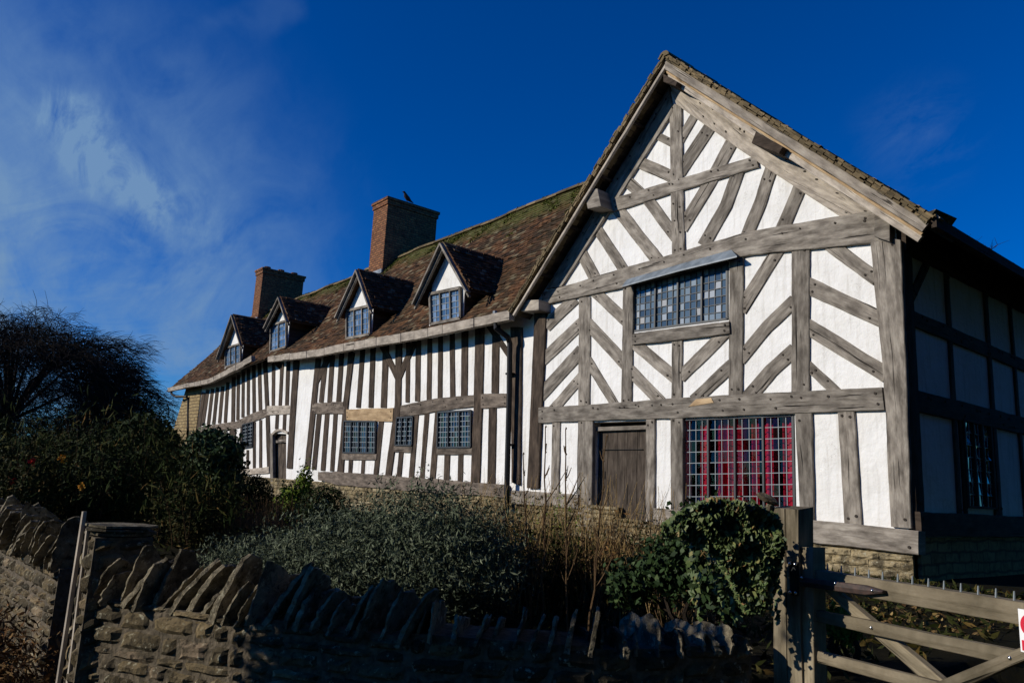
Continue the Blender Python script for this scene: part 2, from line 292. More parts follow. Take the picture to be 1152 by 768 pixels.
# a timber standing proud of a wall plane; A and B are its two long edges (lists of world points on the plane)
def timber(kind,A,B,matn,parent,nrm=(0,-1,0),proud=0.03,back=0.04,pegs=(True,True),wob=0.009):
    nrm=Vector(nrm); ls=sum(np.linalg.norm(np.array(b)-np.array(a)) for a,b in zip(A,A[1:]))
    n_=max(4,int(ls/0.09)+1); A=resample(A,n_); B=resample(B,n_)
    proud+=random.uniform(0,0.004); so_=random.random()*100
    vs=[];uv=[];uo=random.random()*50;L=0
    for i in range(n_):
        a=Vector(A[i]);b=Vector(B[i]);ac=(b-a);wd=ac.length;ac.normalize()
        if i: L+=(Vector(A[i])-Vector(A[i-1])).length
        ja=noise.noise(Vector((L*2.2,so_,0)))*wob+noise.noise(Vector((L*9,so_,5)))*wob*.5; jb=noise.noise(Vector((L*2.2,so_+7,3)))*wob+noise.noise(Vector((L*9,so_,9)))*wob*.5
        a=a+ac*ja; b=b+ac*jb; bv=0.009 if wob>.003 else .0025; jn=noise.noise(Vector((L*3,so_+20,3)))*0.004
        for p,q,v in ((a,-back,0),(a,proud-bv+jn,0.02),(a+ac*bv,proud+jn,0.03),(a+ac*wd*.5,proud+0.004+jn,wd*.5),(b-ac*bv,proud+jn,wd-0.01),(b,proud-bv+jn,wd),(b,-back,wd+.03)):
            vs.append(p+nrm*q); uv.append((uo+L,uo+v))
    K=7;fs=[]
    for i in range(n_-1):
        for j in range(K-1): fs.append((i*K+j,i*K+j+1,(i+1)*K+j+1,(i+1)*K+j))
    fs.append(tuple(range(K))); fs.append(tuple((n_-1)*K+j for j in reversed(range(K))))
    mi=[0]*len(fs)
    spots=[]
    for e,on in ((0,pegs[0]),(1,pegs[1])):
        if not on or ls<0.35: continue
        for side in (0.27,0.73):
            t=((0.15 if kind=='brace' else 0.09)+random.uniform(-.02,.03))/ls; spots.append((t if e==0 else 1-t,side))
    if kind in('tie_beam','rail','collar','rafter','king_post') and pegs[0]:
        q_=.45
        while q_<ls-.3: spots+=[(q_/ls,random.choice((.22,.3))),((q_+random.uniform(.06,.14))/ls,random.choice((.72,.3)))]; q_+=random.uniform(.38,.62)
    for t,side in spots:
        if 1:
            i=min(n_-1,max(0,int(round(t*(n_-1))))); 
            a=Vector(A[i]);b=Vector(B[i]); dr=(Vector(A[min(i+1,n_-1)])-Vector(A[max(i-1,0)])).normalized()
            if random.random()<0.25: continue
            c=a+(b-a)*side+dr*random.uniform(-.03,.03); ac=(b-a).normalized(); r=random.uniform(.015,.021); o=len(vs)
            for q in (proud-.01,proud+.012):
                for s_ in range(6): vs.append(c+nrm*q+ac*math.cos(s_*1.047)*r+dr*math.sin(s_*1.047)*r); uv.append((0,0))
            for s_ in range(6): fs.append((o+s_,o+(s_+1)%6,o+6+(s_+1)%6,o+6+s_)); mi.append(1)
            fs.append(tuple(o+6+s_ for s_ in range(6))); mi.append(1)
    bm=bmesh.new(); 
    o=mesh(kind,vs,fs,[matn,'peg'],parent,mi,uv)
    bm.from_mesh(o.data); bmesh.ops.recalc_face_normals(bm,faces=bm.faces); bm.to_mesh(o.data); bm.free()
    return o
def tc_line(kind,pts,w_,matn,parent,Y=0.,proud=0.022,**kw):     # centre line in picture units, width w_
    ws=w_ if isinstance(w_,tuple) else (w_,w_)
    if kind in('brace',):
        P_=[np.array(p,float) for p in pts]; d0=P_[0]-P_[1];d1=P_[-1]-P_[-2]; P_[0]=P_[0]+d0/np.linalg.norm(d0)*5; P_[-1]=P_[-1]+d1/np.linalg.norm(d1)*5; pts=P_
    A=[];B=[];n_=len(pts)
    for i,p in enumerate(pts):
        p=np.array(p,float); d=np.array(pts[min(i+1,n_-1)],float)-np.array(pts[max(i-1,0)],float); d/=np.linalg.norm(d); q=np.array([-d[1],d[0]])
        wi=ws[0]+(ws[1]-ws[0])*i/(n_-1)
        a=p-q*wi/2;b=p+q*wi/2
        A.append(onY(a[0],a[1],Y-proud));B.append(onY(b[0],b[1],Y-proud))
    for l in (A,B):
        for p in l: p[1]=Y
    return timber(kind,A,B,matn,parent,proud=proud,**kw)
def tc_edges(kind,A,B,matn,parent,Y=0.,proud=0.03,**kw):
    A=[onY(x,y,Y-proud) for x,y in A];B=[onY(x,y,Y-proud) for x,y in B]
    for l in (A,B):
        for p in l: p[1]=Y
    return timber(kind,A,B,matn,parent,proud=proud,**kw)
def slab_with_holes(name,outer,holes,Y,thick,matn,parent):       # wall slab in the XZ plane
    loops=[[Vector((x,0,z)) for x,z in outer]]+[[Vector((x,0,z)) for x,z in h] for h in holes]
    l2=[[Vector((p.x,p.z,0)) for p in l] for l in loops]
    tris=tessellate_polygon(l2); pts=[p for l in loops for p in l]; n_=len(pts)
    vs=[(p.x,Y,p.z) for p in pts]+[(p.x,Y+thick,p.z) for p in pts]
    fs=[tuple(t) for t in tris]+[tuple(i+n_ for i in reversed(t)) for t in tris]; o=0
    for l in loops:
        k_=len(l)
        for i in range(k_): fs.append((o+i,o+(i+1)%k_,o+(i+1)%k_+n_,o+i+n_))
        o+=k_
    ob=mesh(name,vs,fs,matn,parent); bm=bmesh.new(); bm.from_mesh(ob.data); bmesh.ops.recalc_face_normals(bm,faces=bm.faces); bm.to_mesh(ob.data); bm.free()
    return ob
def tiles(Sf,Lu,Lv,out=1,tw=0.17,ex=0.115,mb=None,clip=None):
    mb=mb or MB(); nv=max(2,int(Lv/ex)); 
    for r in range(nv):
        v0=r/nv; v1=min(1.0,(r+1.9)/nv); nu=max(1,int(Lu/tw)); off=(r%2)*0.5
        for c_ in range(-1,nu+1):
            u0=max(0,(c_+off+random.uniform(-.06,.06))/nu); u1=min(1,(c_+off+0.95)/nu)
            if u1-u0<0.2/nu: continue
            if clip and not clip((u0+u1)/2,v0): continue
            p=[Vector(Sf(u0,v0)),Vector(Sf(u1,v0)),Vector(Sf(u1,v1)),Vector(Sf(u0,v1))]
            nn=(p[1]-p[0]).cross(p[3]-p[0])
            if nn.length<1e-6: nn=(p[1]-p[0]).cross(p[2]-p[0])
            nn=nn.normalized()*out
            dn=(p[0]-p[3]); dn=dn.normalized() if dn.length>1e-6 else Vector((0,0,0))
            j=random.uniform(-.012,.012); lift=random.choice((0,.004,.008,.012,.03))*random.uniform(.4,1.2)
            lo=[p[0]+dn*j,p[1]+dn*(j+random.uniform(-.006,.006))]
            q=[lo[0]+nn*(.034+lift),lo[1]+nn*(.034+lift*random.random()),p[2]+nn*.008,p[3]+nn*.008,lo[0]+nn*(.014+lift*.5),lo[1]+nn*(.014+lift*.5),p[2]-nn*.01,p[3]-nn*.01]
            mb.add(q,[(0,1,2,3),(4,5,1,0),(4,0,3,7),(5,6,2,1)])
    return mb
def rough_stone(mb,o,ax,up,out,L,Hh,D_):   # one weathered stone set in a face; o is its lower left corner
    j_=lambda s: random.uniform(-s,s)
    g=min(.004,Hh*.06); c=[o+ax*(j_(.006)+g)+up*(g+j_(.004)),o+ax*(L-g+j_(.008))+up*(g+j_(.006)),o+ax*(L-g+j_(.008))+up*(Hh-g+j_(.006)),o+ax*(g+j_(.008))+up*(Hh-g+j_(.006))]
    nu=max(3,min(6,int(L/.045)));nv=3 if Hh<.1 else 4; pr=random.uniform(.004,.018); sd=random.random()*60; vs=[]
    tu=random.uniform(-.012,.012);tv=random.uniform(-.012,.012)
    for a in range(nv+1):
        for b in range(nu+1):
            u=b/nu;v=a/nv; p=c[0]*(1-u)*(1-v)+c[1]*u*(1-v)+c[2]*u*v+c[3]*(1-u)*v
            e=(1-abs(2*u-1)**6)*(1-abs(2*v-1)**4); q=noise.noise(Vector((b*.7+sd,a*.9,sd)))
            p=p+ax*(noise.noise(Vector((b*.9,a*1.1+sd,3)))*.010)+up*(noise.noise(Vector((b*.8+sd,a,9)))*.009)
            vs.append(p+out*((pr+.010)*e+q*.012+tu*(u-.5)+tv*(v-.5)-(0.006 if e<.01 else 0)))
    w_=nu+1; mb.add(vs,[(a*w_+b,a*w_+b+1,(a+1)*w_+b+1,(a+1)*w_+b) for a in range(nv) for b in range(nu)])
# ================================================================== GROUND
def terrain(x,y):
    g=0.0
    def ss(a,b,t): t=max(0,min(1,(t-a)/(b-a))); return t*t*(3-2*t)
    # garden lies higher than the lane
    if x<2.35:
        yl=-8.95 if x<-0.56 else -8.95+(x+0.56)*0.82
        g=0.72*ss(yl+0.15,yl+0.7,y)
        bank=0.85*ss(-1.6,-4.2,x)*ss(-11.6,-9.8,y)
        g=max(g,bank)
    d=0.78*ss(-6.6,-1.5,y)
    g=max(g,d) if x<2.35 else d*ss(14,6,x) if x<14 else 0
    return g+0.02*noise.noise(Vector((x*1.5,y*1.5,0)))
xs=sorted(set([-900,-400,-200,-120,-80,-60,-50,-44]+[round(-40+i*1.0,2) for i in range(30)]+[round(-10+i*0.25,2) for i in range(80)]+[10,11,12,14,17,20,30,50,90,200,500,900]))
ys=sorted(set([-900,-300,-100,-50,-30,-24,-20]+[round(-18+i*0.5,2) for i in range(12)]+[round(-12+i*0.25,2) for i in range(52)]+[1,2,4,6,9,12,20,40,90,200,500,900]))
vs=[];fs=[]
for y in ys:
    for x in xs: vs.append((x,y,terrain(x,y)))
nx=len(xs)
for j in range(len(ys)-1):
    for i in range(nx-1): fs.append((j*nx+i,j*nx+i+1,(j+1)*nx+i+1,(j+1)*nx+i))
tag(mesh('ground',vs,fs,'soil',smooth=True),kind='structure')
rd=[(-60,-14.5),(-60,-11.2),(-4,-11.0),(1.5,-9.2),(3.0,-7.6),(20,-7.6),(20,-14.5)]
vs=[];fs=[]
for i in range(60):
    for j,yy in enumerate((-15.0,-11.6)): vs.append((-60+i*2,yy,terrain(-60+i*2,yy)+0.02 if False else 0.03))
for i in range(59): fs.append((i*2,i*2+2,i*2+3,i*2+1))
tag(mesh('road',vs,fs,'asphalt'),kind='structure')

# ================================================================== HOUSE
H=empty('timber_framed_house',(-3.6,0,0.75),'long black and white half timbered farmhouse with a tall gabled wing, tiled roof and dormers','house')
# ---- gabled wing: plaster with openings
def rect_px(x0,y0,x1,y1,x2,y2,x3,y3,Y=0.): return [(onY(a,b,Y)[0],onY(a,b,Y)[2]) for a,b in ((x0,y0),(x1,y1),(x2,y2),(x3,y3))]
GW=rect_px(769,471,894,466,896,572,769,572); UW=rect_px(714,320,820,294,820,360,713,374); GD=rect_px(667,475,727,473,727,640,665,640)
slab_with_holes('plaster_wall',[(-7.24,0.8),(-0.03,0.8),(-0.03,5.35),(-3.63,9.0),(-7.24,5.5)],[GW,UW,GD],0.0,0.22,'plaster',H)
# ---- timbers of the wing
T=tc_line
def W(kind,pts,w_,m_='oak_grey',pr=0.022,**k_): return T(kind,pts,w_,m_,H,0.,pr,**k_)
def E_(kind,A,B,m_='oak_grey',pr=0.03,**k_): return tc_edges(kind,A,B,m_,H,0.,pr,**k_)
# principal rafters
E_('rafter',[(752,98),(614,325)],[(757,126),(632,322)],pr=0.05)
E_('rafter',[(750,84),(880,165),(992,240)],[(761,118),(859,187),(944,243)],'oak_pale',pr=0.055)
E_('king_post',[(753,115),(754,200),(756,290)],[(766.5,120),(768,200),(770,286)],pr=0.04)
E_('tie_beam',[(610,329),(721,295.5),(840,261),(995,234)],[(610,343),(700,323.5),(840,287),(995,272)],pr=0.065)
E_('rail',[(606,458),(664,455),(758,447.5),(992,435)],[(606,475.5),(664,473),(768,470),(995,461)],pr=0.055)
E_('seam_strip',[(800,457),(992,446)],[(800,458.6),(992,447.4)],'oak_brown',pr=0.058,pegs=(False,False))
tc_edges('patch_block',[(774,458),(782,448.5),(800,447)],[(776,457),(784,456),(803,453)],'oak_new',H,0.,0.066,pegs=(False,False))
E_('corner_post',[(978,264),(994,428),(1002,592)],[(1013,270),(1020,428),(1025,594)],pr=0.06)
for p in [((734.5,150.5),(754,160)),]: W('brace',p,9)
W('brace',[(716,181),(754,198)],14); W('brace',[(702,201),(728,224),(757,263)],13)
E_('collar',[(686,224),(770,199),(850,175)],[(690,238),(770,213),(853,188)],pr=0.05)
W('brace',[(692,232),(738,291)],14); W('brace',[(667,251),(702,304)],11.5); W('brace',[(652,281),(669,313)],13)
W('brace',[(670,329),(705,362)],12.5)
W('brace',[(766,156),(782,128)],9.5); W('brace',[(767,190),(798,143)],14); W('brace',[(823,160),(798,206),(769,253)],14)
W('brace',[(830,193),(816,232),(793,272)],14); W('brace',[(866,194),(855,228),(840,264)],14); W('brace',[(899,212),(881,255)],15)
for a,bb,w_ in [((617,364),(643,339),13),((609,406),(651,366),13),((609,443),(651,397),14),((624,458),(651,427),11),
    ((663,366),(701,407),13.5),((662,407),(692,456),10),((714,386),(757,423),13.5),((710,418),(742,451),13),
    ((813,376),(768,421),14),((820,413),(784,447),14)]: W('brace',[a,bb],w_)
W('brace',[(873,284),(835,345)],15); W('brace',[(890,341),(862,368),(835,401)],14.5); W('brace',[(890,396),(866,418),(843,445)],16.5)
W('brace',[(928,271),(982,311)],16); W('brace',[(909,321),(945,338),(989,358)],18.5); W('brace',[(909,368),(950,393),(993,419)],18); W('brace',[(908,411),(938,438)],11.5)
W('stud',[(657.5,334),(656.5,458)],13,pr=0.03); W('stud',[(706.5,320),(704.5,455)],12,pr=0.03); W('stud',[(828.5,286),(827,446)],16,pr=0.034)
W('stud',[(761.5,381),(761,451)],12,pr=0.028); W('stud',[(900.5,276),(900,442)],20,pr=0.036)
W('post',[(608,343),(599,549)],13,'oak_brown',pr=0.05)
W('stud',[(625.5,473),(624,556)],9,pr=0.028); W('post',[(658.5,471),(656,620)],17,pr=0.04); W('post',[(731.5,470),(731,585)],10,pr=0.04); W('post',[(761,468),(761.5,590)],14,pr=0.04)
E_('post',[(894,465),(900,590)],[(913,464),(916,590)],pr=0.042)
E_('stud',[(942,461),(949.7,590)],[(961,460),(969.5,590)],pr=0.034)
# ground sills
E_('sill_beam',[(735,571),(915,585),(1033,597)],[(735,590),(915,610),(1033,623.5)],pr=0.10,back=0.1)
E_('sill_beam',[(575,551),(650,556)],[(575,566),(650,572)],pr=0.09,back=0.1)
# end grain block of the tie beam, purlin and plate ends
def block(name,pts,Yf,Yb,m_):
    A=[onY(x,y,Yf) for x,y in pts]; mb=MB(); mb.hexa([tuple(A[3]),tuple(A[2]),(A[2][0],Yb,A[2][2]),(A[3][0],Yb,A[3][2]),tuple(A[0]),tuple(A[1]),(A[1][0],Yb,A[1][2]),(A[0][0],Yb,A[0][2])]); 
    o=mb.build(name,m_,H); bv=o.modifiers.new('b','BEVEL'); bv.width=0.012; bv.segments=2; return o
block('beam_end',[(983,234),(1001,237),(1001,272),(983,266)],-0.14,0.1,'oak_grey')
block('purlin_end',[(850,148),(881,165),(876,173),(845,161)],-0.50,0.3,'oak_brown')
block('purlin_end',[(657,214),(672,212),(676,232),(661,235)],-0.38,0.1,'oak_grey')
block('ridge_beam_end',[(746,83),(762,92),(760,97),(746,92)],-0.50,0.3,'oak_brown')
block('plate_end',[(584,338),(606,337),(606,349),(585,350)],-0.33,0.05,'oak_pale')

# ---- wing roof
AP=(-3.63,9.22); RF=(0.60,5.16); LF=(-7.60,5.21); Y0=-0.45; Y1=9.0
def wr(u,v):   # right slope
    y=Y0+u*(Y1-Y0); sag=-0.05*math.sin(math.pi*u)+0.012*noise.noise(Vector((y*1.3,v*3,1)))
    return (RF[0]+(AP[0]-RF[0])*v, y, RF[1]+(AP[1]-RF[1])*v+sag)
def wl(u,v):
    y=Y0+u*(Y1-Y0); sag=-0.05*math.sin(math.pi*u)+0.012*noise.noise(Vector((y*1.3,v*3,8)))
    return (LF[0]+(AP[0]-LF[0])*v, y, LF[1]+(AP[1]-LF[1])*v+sag)
mb=tiles(wr,Y1-Y0,5.85); wing_tiles=mb
tiles(wl,Y1-Y0,5.7,out=-1,mb=mb); mb.build('roof',['tile_mossy'],H)
# ragged tile edge along the verge, bedded on undercloak
mb=MB()
for (fx,fz),sg in ((RF,1),(LF,-1)):
    L=math.hypot(AP[0]-fx,AP[1]-fz); n_=int(L/0.115); d=Vector((AP[0]-fx,0,AP[1]-fz)).normalized(); up=Vector((-d.z*-1 if sg>0 else -d.z,0,0)); 
    up=Vector((d.z*sg,0,-d.x*sg)); 
    if up.z<0: up=-up
    for i in range(n_):
        c=Vector((fx,0,fz))+d*(i*L/n_); yf=Y0-0.035+random.uniform(-.015,.02); h=random.uniform(.018,.026)
        for lay,(o1,hh) in enumerate(((-.055,.03),(-.02,.03),(.018,.028))):
            a=c+d*random.uniform(-.02,.02)+up*(o1+random.uniform(-.006,.008)); b_=a+d*(L/n_*0.96)
            y0=yf+random.uniform(-.012,.015)
            q=[a+Vector((0,y0,0)),b_+Vector((0,y0,0)),b_+Vector((0,y0+.3,0)),a+Vector((0,y0+.3,0))]
            mb.hexa(q+[p+up*(hh+random.uniform(-.006,.006)) for p in q])
mb.build('verge_tiles',['tile_mossy'],H)
# decks (underside boards)
def deck(S_,name,m_,u0=0,u1=1,off=-0.03,th=0.03,nu=24):
    mb=MB(); vs=[];fs=[]
    for i in range(nu+1):
        u=u0+(u1-u0)*i/nu
        for v in (0,1):
            p=Vector(S_(u,v)); vs.append(p+Vector((0,0,off))); 
    n0=len(vs)
    vs+= [Vector(p)+Vector((0,0,-th)) for p in vs]
    for i in range(nu):
        a=i*2; fs+=[(a,a+2,a+3,a+1),(n0+a,n0+a+1,n0+a+3,n0+a+2),(a,n0+a,n0+a+2,a+2),(a+1,a+3,n0+a+3,n0+a+1)]
    fs+=[(0,1,n0+1,n0),(2*nu,n0+2*nu,n0+2*nu+1,2*nu+1)]
    mb.add(vs,fs); return mb.build(name,m_,H)
deck(wr,'roof_boards','oak_brown',off=-0.035,u0=0.002); deck(wl,'roof_boards','oak_brown',off=-0.035,u0=0.002)
# bargeboards: pale board pair on each verge
def barge(foot,sg,px_w,off,Yf,th,m_,ext=0.0):
    d=Vector((AP[0]-foot[0],0,AP[1]-foot[1])).normalized(); nn=Vector((d.z,0,-d.x)); 
    if nn.z>0: nn=-nn
    a=Vector((foot[0],Yf,foot[1]))-d*ext+nn*off; b_=Vector((AP[0],Yf,AP[1]))+nn*off
    if sg<0: b_=b_+d*0.0
    A=[np.array(a),np.array(b_)];
    # mitre at the apex on the centre line
    b2=b_+nn*px_w; t=(b_.x-b2.x)/d.x if True else 0
    ta=(AP[0]-b_.x)/d.x; A[1]=np.array(b_+d*ta); tb=(AP[0]-b2.x)/d.x; B=[np.array(a+nn*px_w),np.array(b2+d*tb)]
    for p in A+B: p[1]=Yf+th
    return timber('bargeboard',A,B,m_,H,proud=th,back=0.0,pegs=(False,False),wob=0.006)
barge(RF,1,0.13,0.055,-0.44,0.05,'oak_pale'); barge(LF,-1,0.06,0.10,-0.44,0.05,'oak_pale')
barge(RF,1,0.035,0.19,-0.40,0.03,'oak_new'); barge(RF,1,0.10,0.215,-0.36,0.05,'oak_pale')
barge(LF,-1,0.04,0.055,-0.41,0.03,'oak_brown')
# common rafters seen under the overhang are hidden in the dark; a soffit lath row each side
mb=MB()
for s_,ft in ((1,RF),(-1,LF)):
    d=Vector((AP[0]-ft[0],0,AP[1]-ft[1]))
    for i in range(1,5):
        p=Vector((ft[0],0,ft[1]))+d*(i/5)-Vector((0,0,0.14)); mb=MB(); mb.bar(p+Vector((0,-0.38,0)),p+Vector((0,0.1,0)),0.05,0.05); mb.build('soffit_lath','oak_brown',H)

# ---- wing side wall, plane X=0
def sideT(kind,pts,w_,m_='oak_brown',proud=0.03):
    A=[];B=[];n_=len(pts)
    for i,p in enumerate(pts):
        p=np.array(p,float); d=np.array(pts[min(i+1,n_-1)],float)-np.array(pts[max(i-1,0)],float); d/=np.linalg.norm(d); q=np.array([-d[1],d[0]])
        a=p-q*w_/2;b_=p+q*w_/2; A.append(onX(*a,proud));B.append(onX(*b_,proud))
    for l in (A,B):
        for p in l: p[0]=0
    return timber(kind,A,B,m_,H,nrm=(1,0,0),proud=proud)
SWIN=[(3.05-0.62,1.75),(3.75-0.62,1.75),(3.75-0.62,2.7),(3.05-0.62,2.7)]
mb=MB(); mb.add([(0,0.02,0.8),(0,9,0.8),(0,9,5.68),(0,0.02,5.68)],[(0,1,2,3)]); mb.add([(0,8.9,.5),(-7.24,8.9,.5),(-7.24,8.9,5.4),(-3.63,8.9,9.0),(0,8.9,5.6)],[(0,1,2,3,4)]); mb.build('plaster_wall','plaster',H)
def sideW(kind,a,b_,wd,m_='oak_brown',pr=0.03):   # a,b_ = (Y,Z)
    a=np.array([0,*a],float);b_=np.array([0,*b_],float);d=b_-a;d/=np.linalg.norm(d);q=np.cross(d,[1,0,0])*wd/2
    return timber(kind,[a-q,b_-q],[a+q,b_+q],m_,H,nrm=(1,0,0),proud=pr)
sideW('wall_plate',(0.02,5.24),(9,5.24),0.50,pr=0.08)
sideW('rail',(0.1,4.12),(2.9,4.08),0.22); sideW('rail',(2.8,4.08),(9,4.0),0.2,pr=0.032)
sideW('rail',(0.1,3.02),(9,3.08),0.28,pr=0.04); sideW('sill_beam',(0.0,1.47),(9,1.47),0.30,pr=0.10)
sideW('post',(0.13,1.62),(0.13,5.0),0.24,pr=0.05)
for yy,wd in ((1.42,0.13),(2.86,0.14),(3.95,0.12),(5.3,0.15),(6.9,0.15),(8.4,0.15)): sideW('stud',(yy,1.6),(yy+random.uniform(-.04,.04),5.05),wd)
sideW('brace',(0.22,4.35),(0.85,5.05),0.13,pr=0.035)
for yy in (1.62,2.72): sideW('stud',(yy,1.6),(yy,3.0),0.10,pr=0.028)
# ---- window helper: leaded lights in an XZ or YZ plane
def leaded(parent,quad,lights,cols,rows,glassm,framem='window_iron',camem='lead_came',fw=0.035,cw=0.011,back=0.0,mull=0.03,nrm='Y',clear=False,tilt=0.05):
    q=[Vector(p) for p in quad]  # TL TR BR BL
    out=Vector((0,-1,0)) if nrm=='Y' else Vector((1,0,0))
    def P(u,v): return q[0]*(1-u)*(1-v)+q[1]*u*(1-v)+q[2]*u*v+q[3]*(1-u)*v
    fm=MB(); W_=(q[1]-q[0]).length; H_=(q[3]-q[0]).length
    def b_(m_,u0,v0,u1,v1,w_,d_,off): 
        m_.bar(P(u0,v0)+out*off,P(u1,v1)+out*off,w_,d_,up=out)
    for (a,c_) in (((0,0),(1,0)),((0,1),(1,1)),((0,0),(0,1)),((1,0),(1,1))): b_(fm,*a,*c_,fw,0.05,0.012)
    for i in range(1,lights): b_(fm,i/lights,0,i/lights,1,mull,0.045,0.014)
    fo=fm.build('window',framem,parent)
    cm=MB()
    for i in range(lights):
        for j in range(1,cols): u=(i+j/cols)/lights; b_(cm,u,0.01,u,0.99,cw,0.010,0.004+0.0007*j)
        for r in range(1,rows): b_(cm,i/lights+0.002,r/rows,(i+1)/lights-0.002,r/rows,cw,0.010,0.0045)
    cm.build('glazing_bars',camem,fo)
    pm=MB()
    for i in range(lights):
        for j in range(cols):
            for r in range(rows):
                u0=(i+j/cols)/lights;u1=(i+(j+1)/cols)/lights;v0=r/rows;v1=(r+1)/rows
                tx=random.gauss(0,tilt*.12);ty=random.gauss(0,tilt*.12)
                dx=(u1-u0)*W_/2;dz=(v1-v0)*H_/2
                pp=[P(u0,v0)+out*(tx*-dx/.05*1+ty*dz/.05),P(u1,v0)+out*(tx*dx/.05+ty*dz/.05),P(u1,v1)+out*(tx*dx/.05-ty*dz/.05),P(u0,v1)+out*(-tx*dx/.05-ty*dz/.05)]
                pm.add([p-out*0.004 for p in pp],[(0,3,2,1)])
    pm.build('pane',glassm,fo)
    return fo
def qY(pts,Y): return [onY(x,y,Y) for x,y in pts]
leaded(H,qY([(714.5,321),(819,295.5),(819,359),(713.5,373)],0.03),4,4,7,'glass_reflect_tint',camem='window_iron',tilt=0.012)
mb=MB(); q_=qY([(705,310),(830,285),(830,368),(705,385)],0.1); mb.add(q_,[(0,3,2,1)]); mb.build('dark_room_backing','dark',H)  # near-black sheet: the room's darkness is put into its colour
leaded(H,qY([(769.5,472),(893,467),(895,571),(769.5,571)],0.04),4,4,8,'glass_clear',camem='lead_came',cw=0.010,tilt=0.02)
# curtain, and a black box standing in for the unlit room behind it
g=[onY(x,y,0.16) for x,y in ((768,470),(897,464),(897,575),(768,575))]; xa,xb=g[0][0]-.05,g[1][0]+.1; za,zb=1.2,g[1][2]+.15
mb=MB(); 
def cur(x0,x1):
    n_=int((x1-x0)/0.012)+2; vs=[];fs=[]
    for i in range(n_):
        x=x0+(x1-x0)*i/(n_-1); y=0.18+0.028*math.sin(x*60+math.sin(x*13)*2)
        vs+=[(x,y,za),(x,y+0.004,zb)]
    for i in range(n_-1): fs.append((2*i,2*i+2,2*i+3,2*i+1))
    mb.add(vs,fs)
def xat(px): return onY(px,520,0.18)[0]
for a,c_ in ((789,796),(807,824),(829,841),(845,855),(858,874),(882,892)): cur(xat(a),xat(c_))
cu=mb.build('curtain','curtain',H); 
mb=MB(); mb.add([(xa-.3,0.22,za-.3),(xb+.3,0.22,za-.3),(xb+.3,2.5,za-.3),(xa-.3,2.5,za-.3),(xa-.3,0.22,zb+.2),(xb+.3,0.22,zb+.2),(xb+.3,2.5,zb+.2),(xa-.3,2.5,zb+.2)],[(0,1,2,3),(4,5,6,7),(1,2,6,5),(2,3,7,6),(3,0,4,7)]); mb.build('dark_room_backing','dark',H)
# lead hood and timber sill of the upper window
A=[onY(x,y,-0.05) for x,y in ((706,314),(765,297),(822,281))]; Bp=[onY(x,y,-0.22) for x,y in ((700,322),(765,304),(829,288.5))]
mb=MB(); 
for i in range(2):
    a,b_,c_,d_=A[i],A[i+1],Bp[i+1],Bp[i]; up=np.array([0,0,.012])
    mb.hexa([tuple(d_-up),tuple(c_-up),tuple(b_-up*1),tuple(a-up*1),tuple(d_+up),tuple(c_+up),tuple(b_+up),tuple(a+up)])
mb.build('window_hood','lead',H)
E_('window_sill',[(711,375),(765,368),(820,361)],[(711,388),(765,382),(821,375)],pr=0.07)
# wing door: planks deep in the opening
dl=onY(676,484,0.13);dr=onY(729,482,0.13); x0,x1=dl[0]-0.05,dr[0]; zt=dl[2]
mb=MB(); n_=5
for i in range(n_):
    a=x0+(x1-x0)*i/n_+.004; b_=x0+(x1-x0)*(i+1)/n_-.004; y=0.13+random.uniform(0,.008)
    mb.add([(a,y,0.72),(b_,y,0.72),(b_,y+.05,0.72),(a,y+.05,0.72),(a,y,zt),(b_,y,zt),(b_,y+.05,zt),(a,y+.05,zt)],[(0,3,2,1),(4,5,6,7),(0,1,5,4),(1,2,6,5),(2,3,7,6),(3,0,4,7)],0,[(v*1.0+i*3.3,u+i) for u,v in ((a,0.72),(b_,0.72),(b_,0.72),(a,0.72),(a,zt),(b_,zt),(b_,zt),(a,zt))])
do=mb.build('door','door_wood',H)
mb=MB(); mb.tube([((x0+.16),0.10,zt-.85),((x0+.16),0.095,zt-.80),((x0+.16),0.10,zt-.72)],0.012); mb.bar((x0+.1,0.12,zt-.35),(x1-.1,0.12,zt-.35),.03,.008); mb.build('door_latch','iron',do)
mb=MB(); mb.bar((x0-.1,0.10,zt+.02),(x1+.02,0.10,zt+.02),0.09,0.07); mb.build('door_lintel','oak_grey',H)
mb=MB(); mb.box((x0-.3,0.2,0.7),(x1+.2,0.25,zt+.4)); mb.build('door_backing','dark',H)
mb=MB(); mb.box((x0-.15,-0.45,0.5),(x1+.25,0.16,0.74)); o=mb.build('door_step','lead',H)
# side window of the wing (dark leaded) standing proud in its frame
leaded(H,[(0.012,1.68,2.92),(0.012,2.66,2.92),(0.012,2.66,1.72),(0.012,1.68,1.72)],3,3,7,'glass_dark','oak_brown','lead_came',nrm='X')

# ---- long range wall, plane Y=0.10
YL=0.10
def LW(px,py): p=onY(px,py,YL); return (p[0],p[2])
LWin=[]
outer=[(-7.2,0.8),(-7.2,5.35)]+[LW(x,y) for x,y in ((560,372),(480,385),(400,396),(318,404),(300,395),(280,408),(240,424),(212,440))]
outer=[(-7.2,0.8),(-7.2,5.55),LW(500,352),LW(400,376),LW(318,390),LW(296,396),LW(270,408),LW(235,422),(LW(226,430)[0],5.2),(LW(223,480)[0],0.8)]
LDOOR=[LW(306,487),LW(322,488),LW(322,565),LW(306,565)]
slab_with_holes('plaster_wall',outer,[LDOOR],YL,0.2,'plaster',H)
def j(cx,cy): return (380+cx/3.84,360+cy/3.84)
def i_(cx,cy): return (180+cx/3.84,360+cy/3.84)
def LS(kind,pts,w_,m_='oak_brown',pr=0.02,f=j,**k_): return tc_line(kind,[f(*p) for p in pts],w_/3.84,m_,H,YL,pr,**k_)
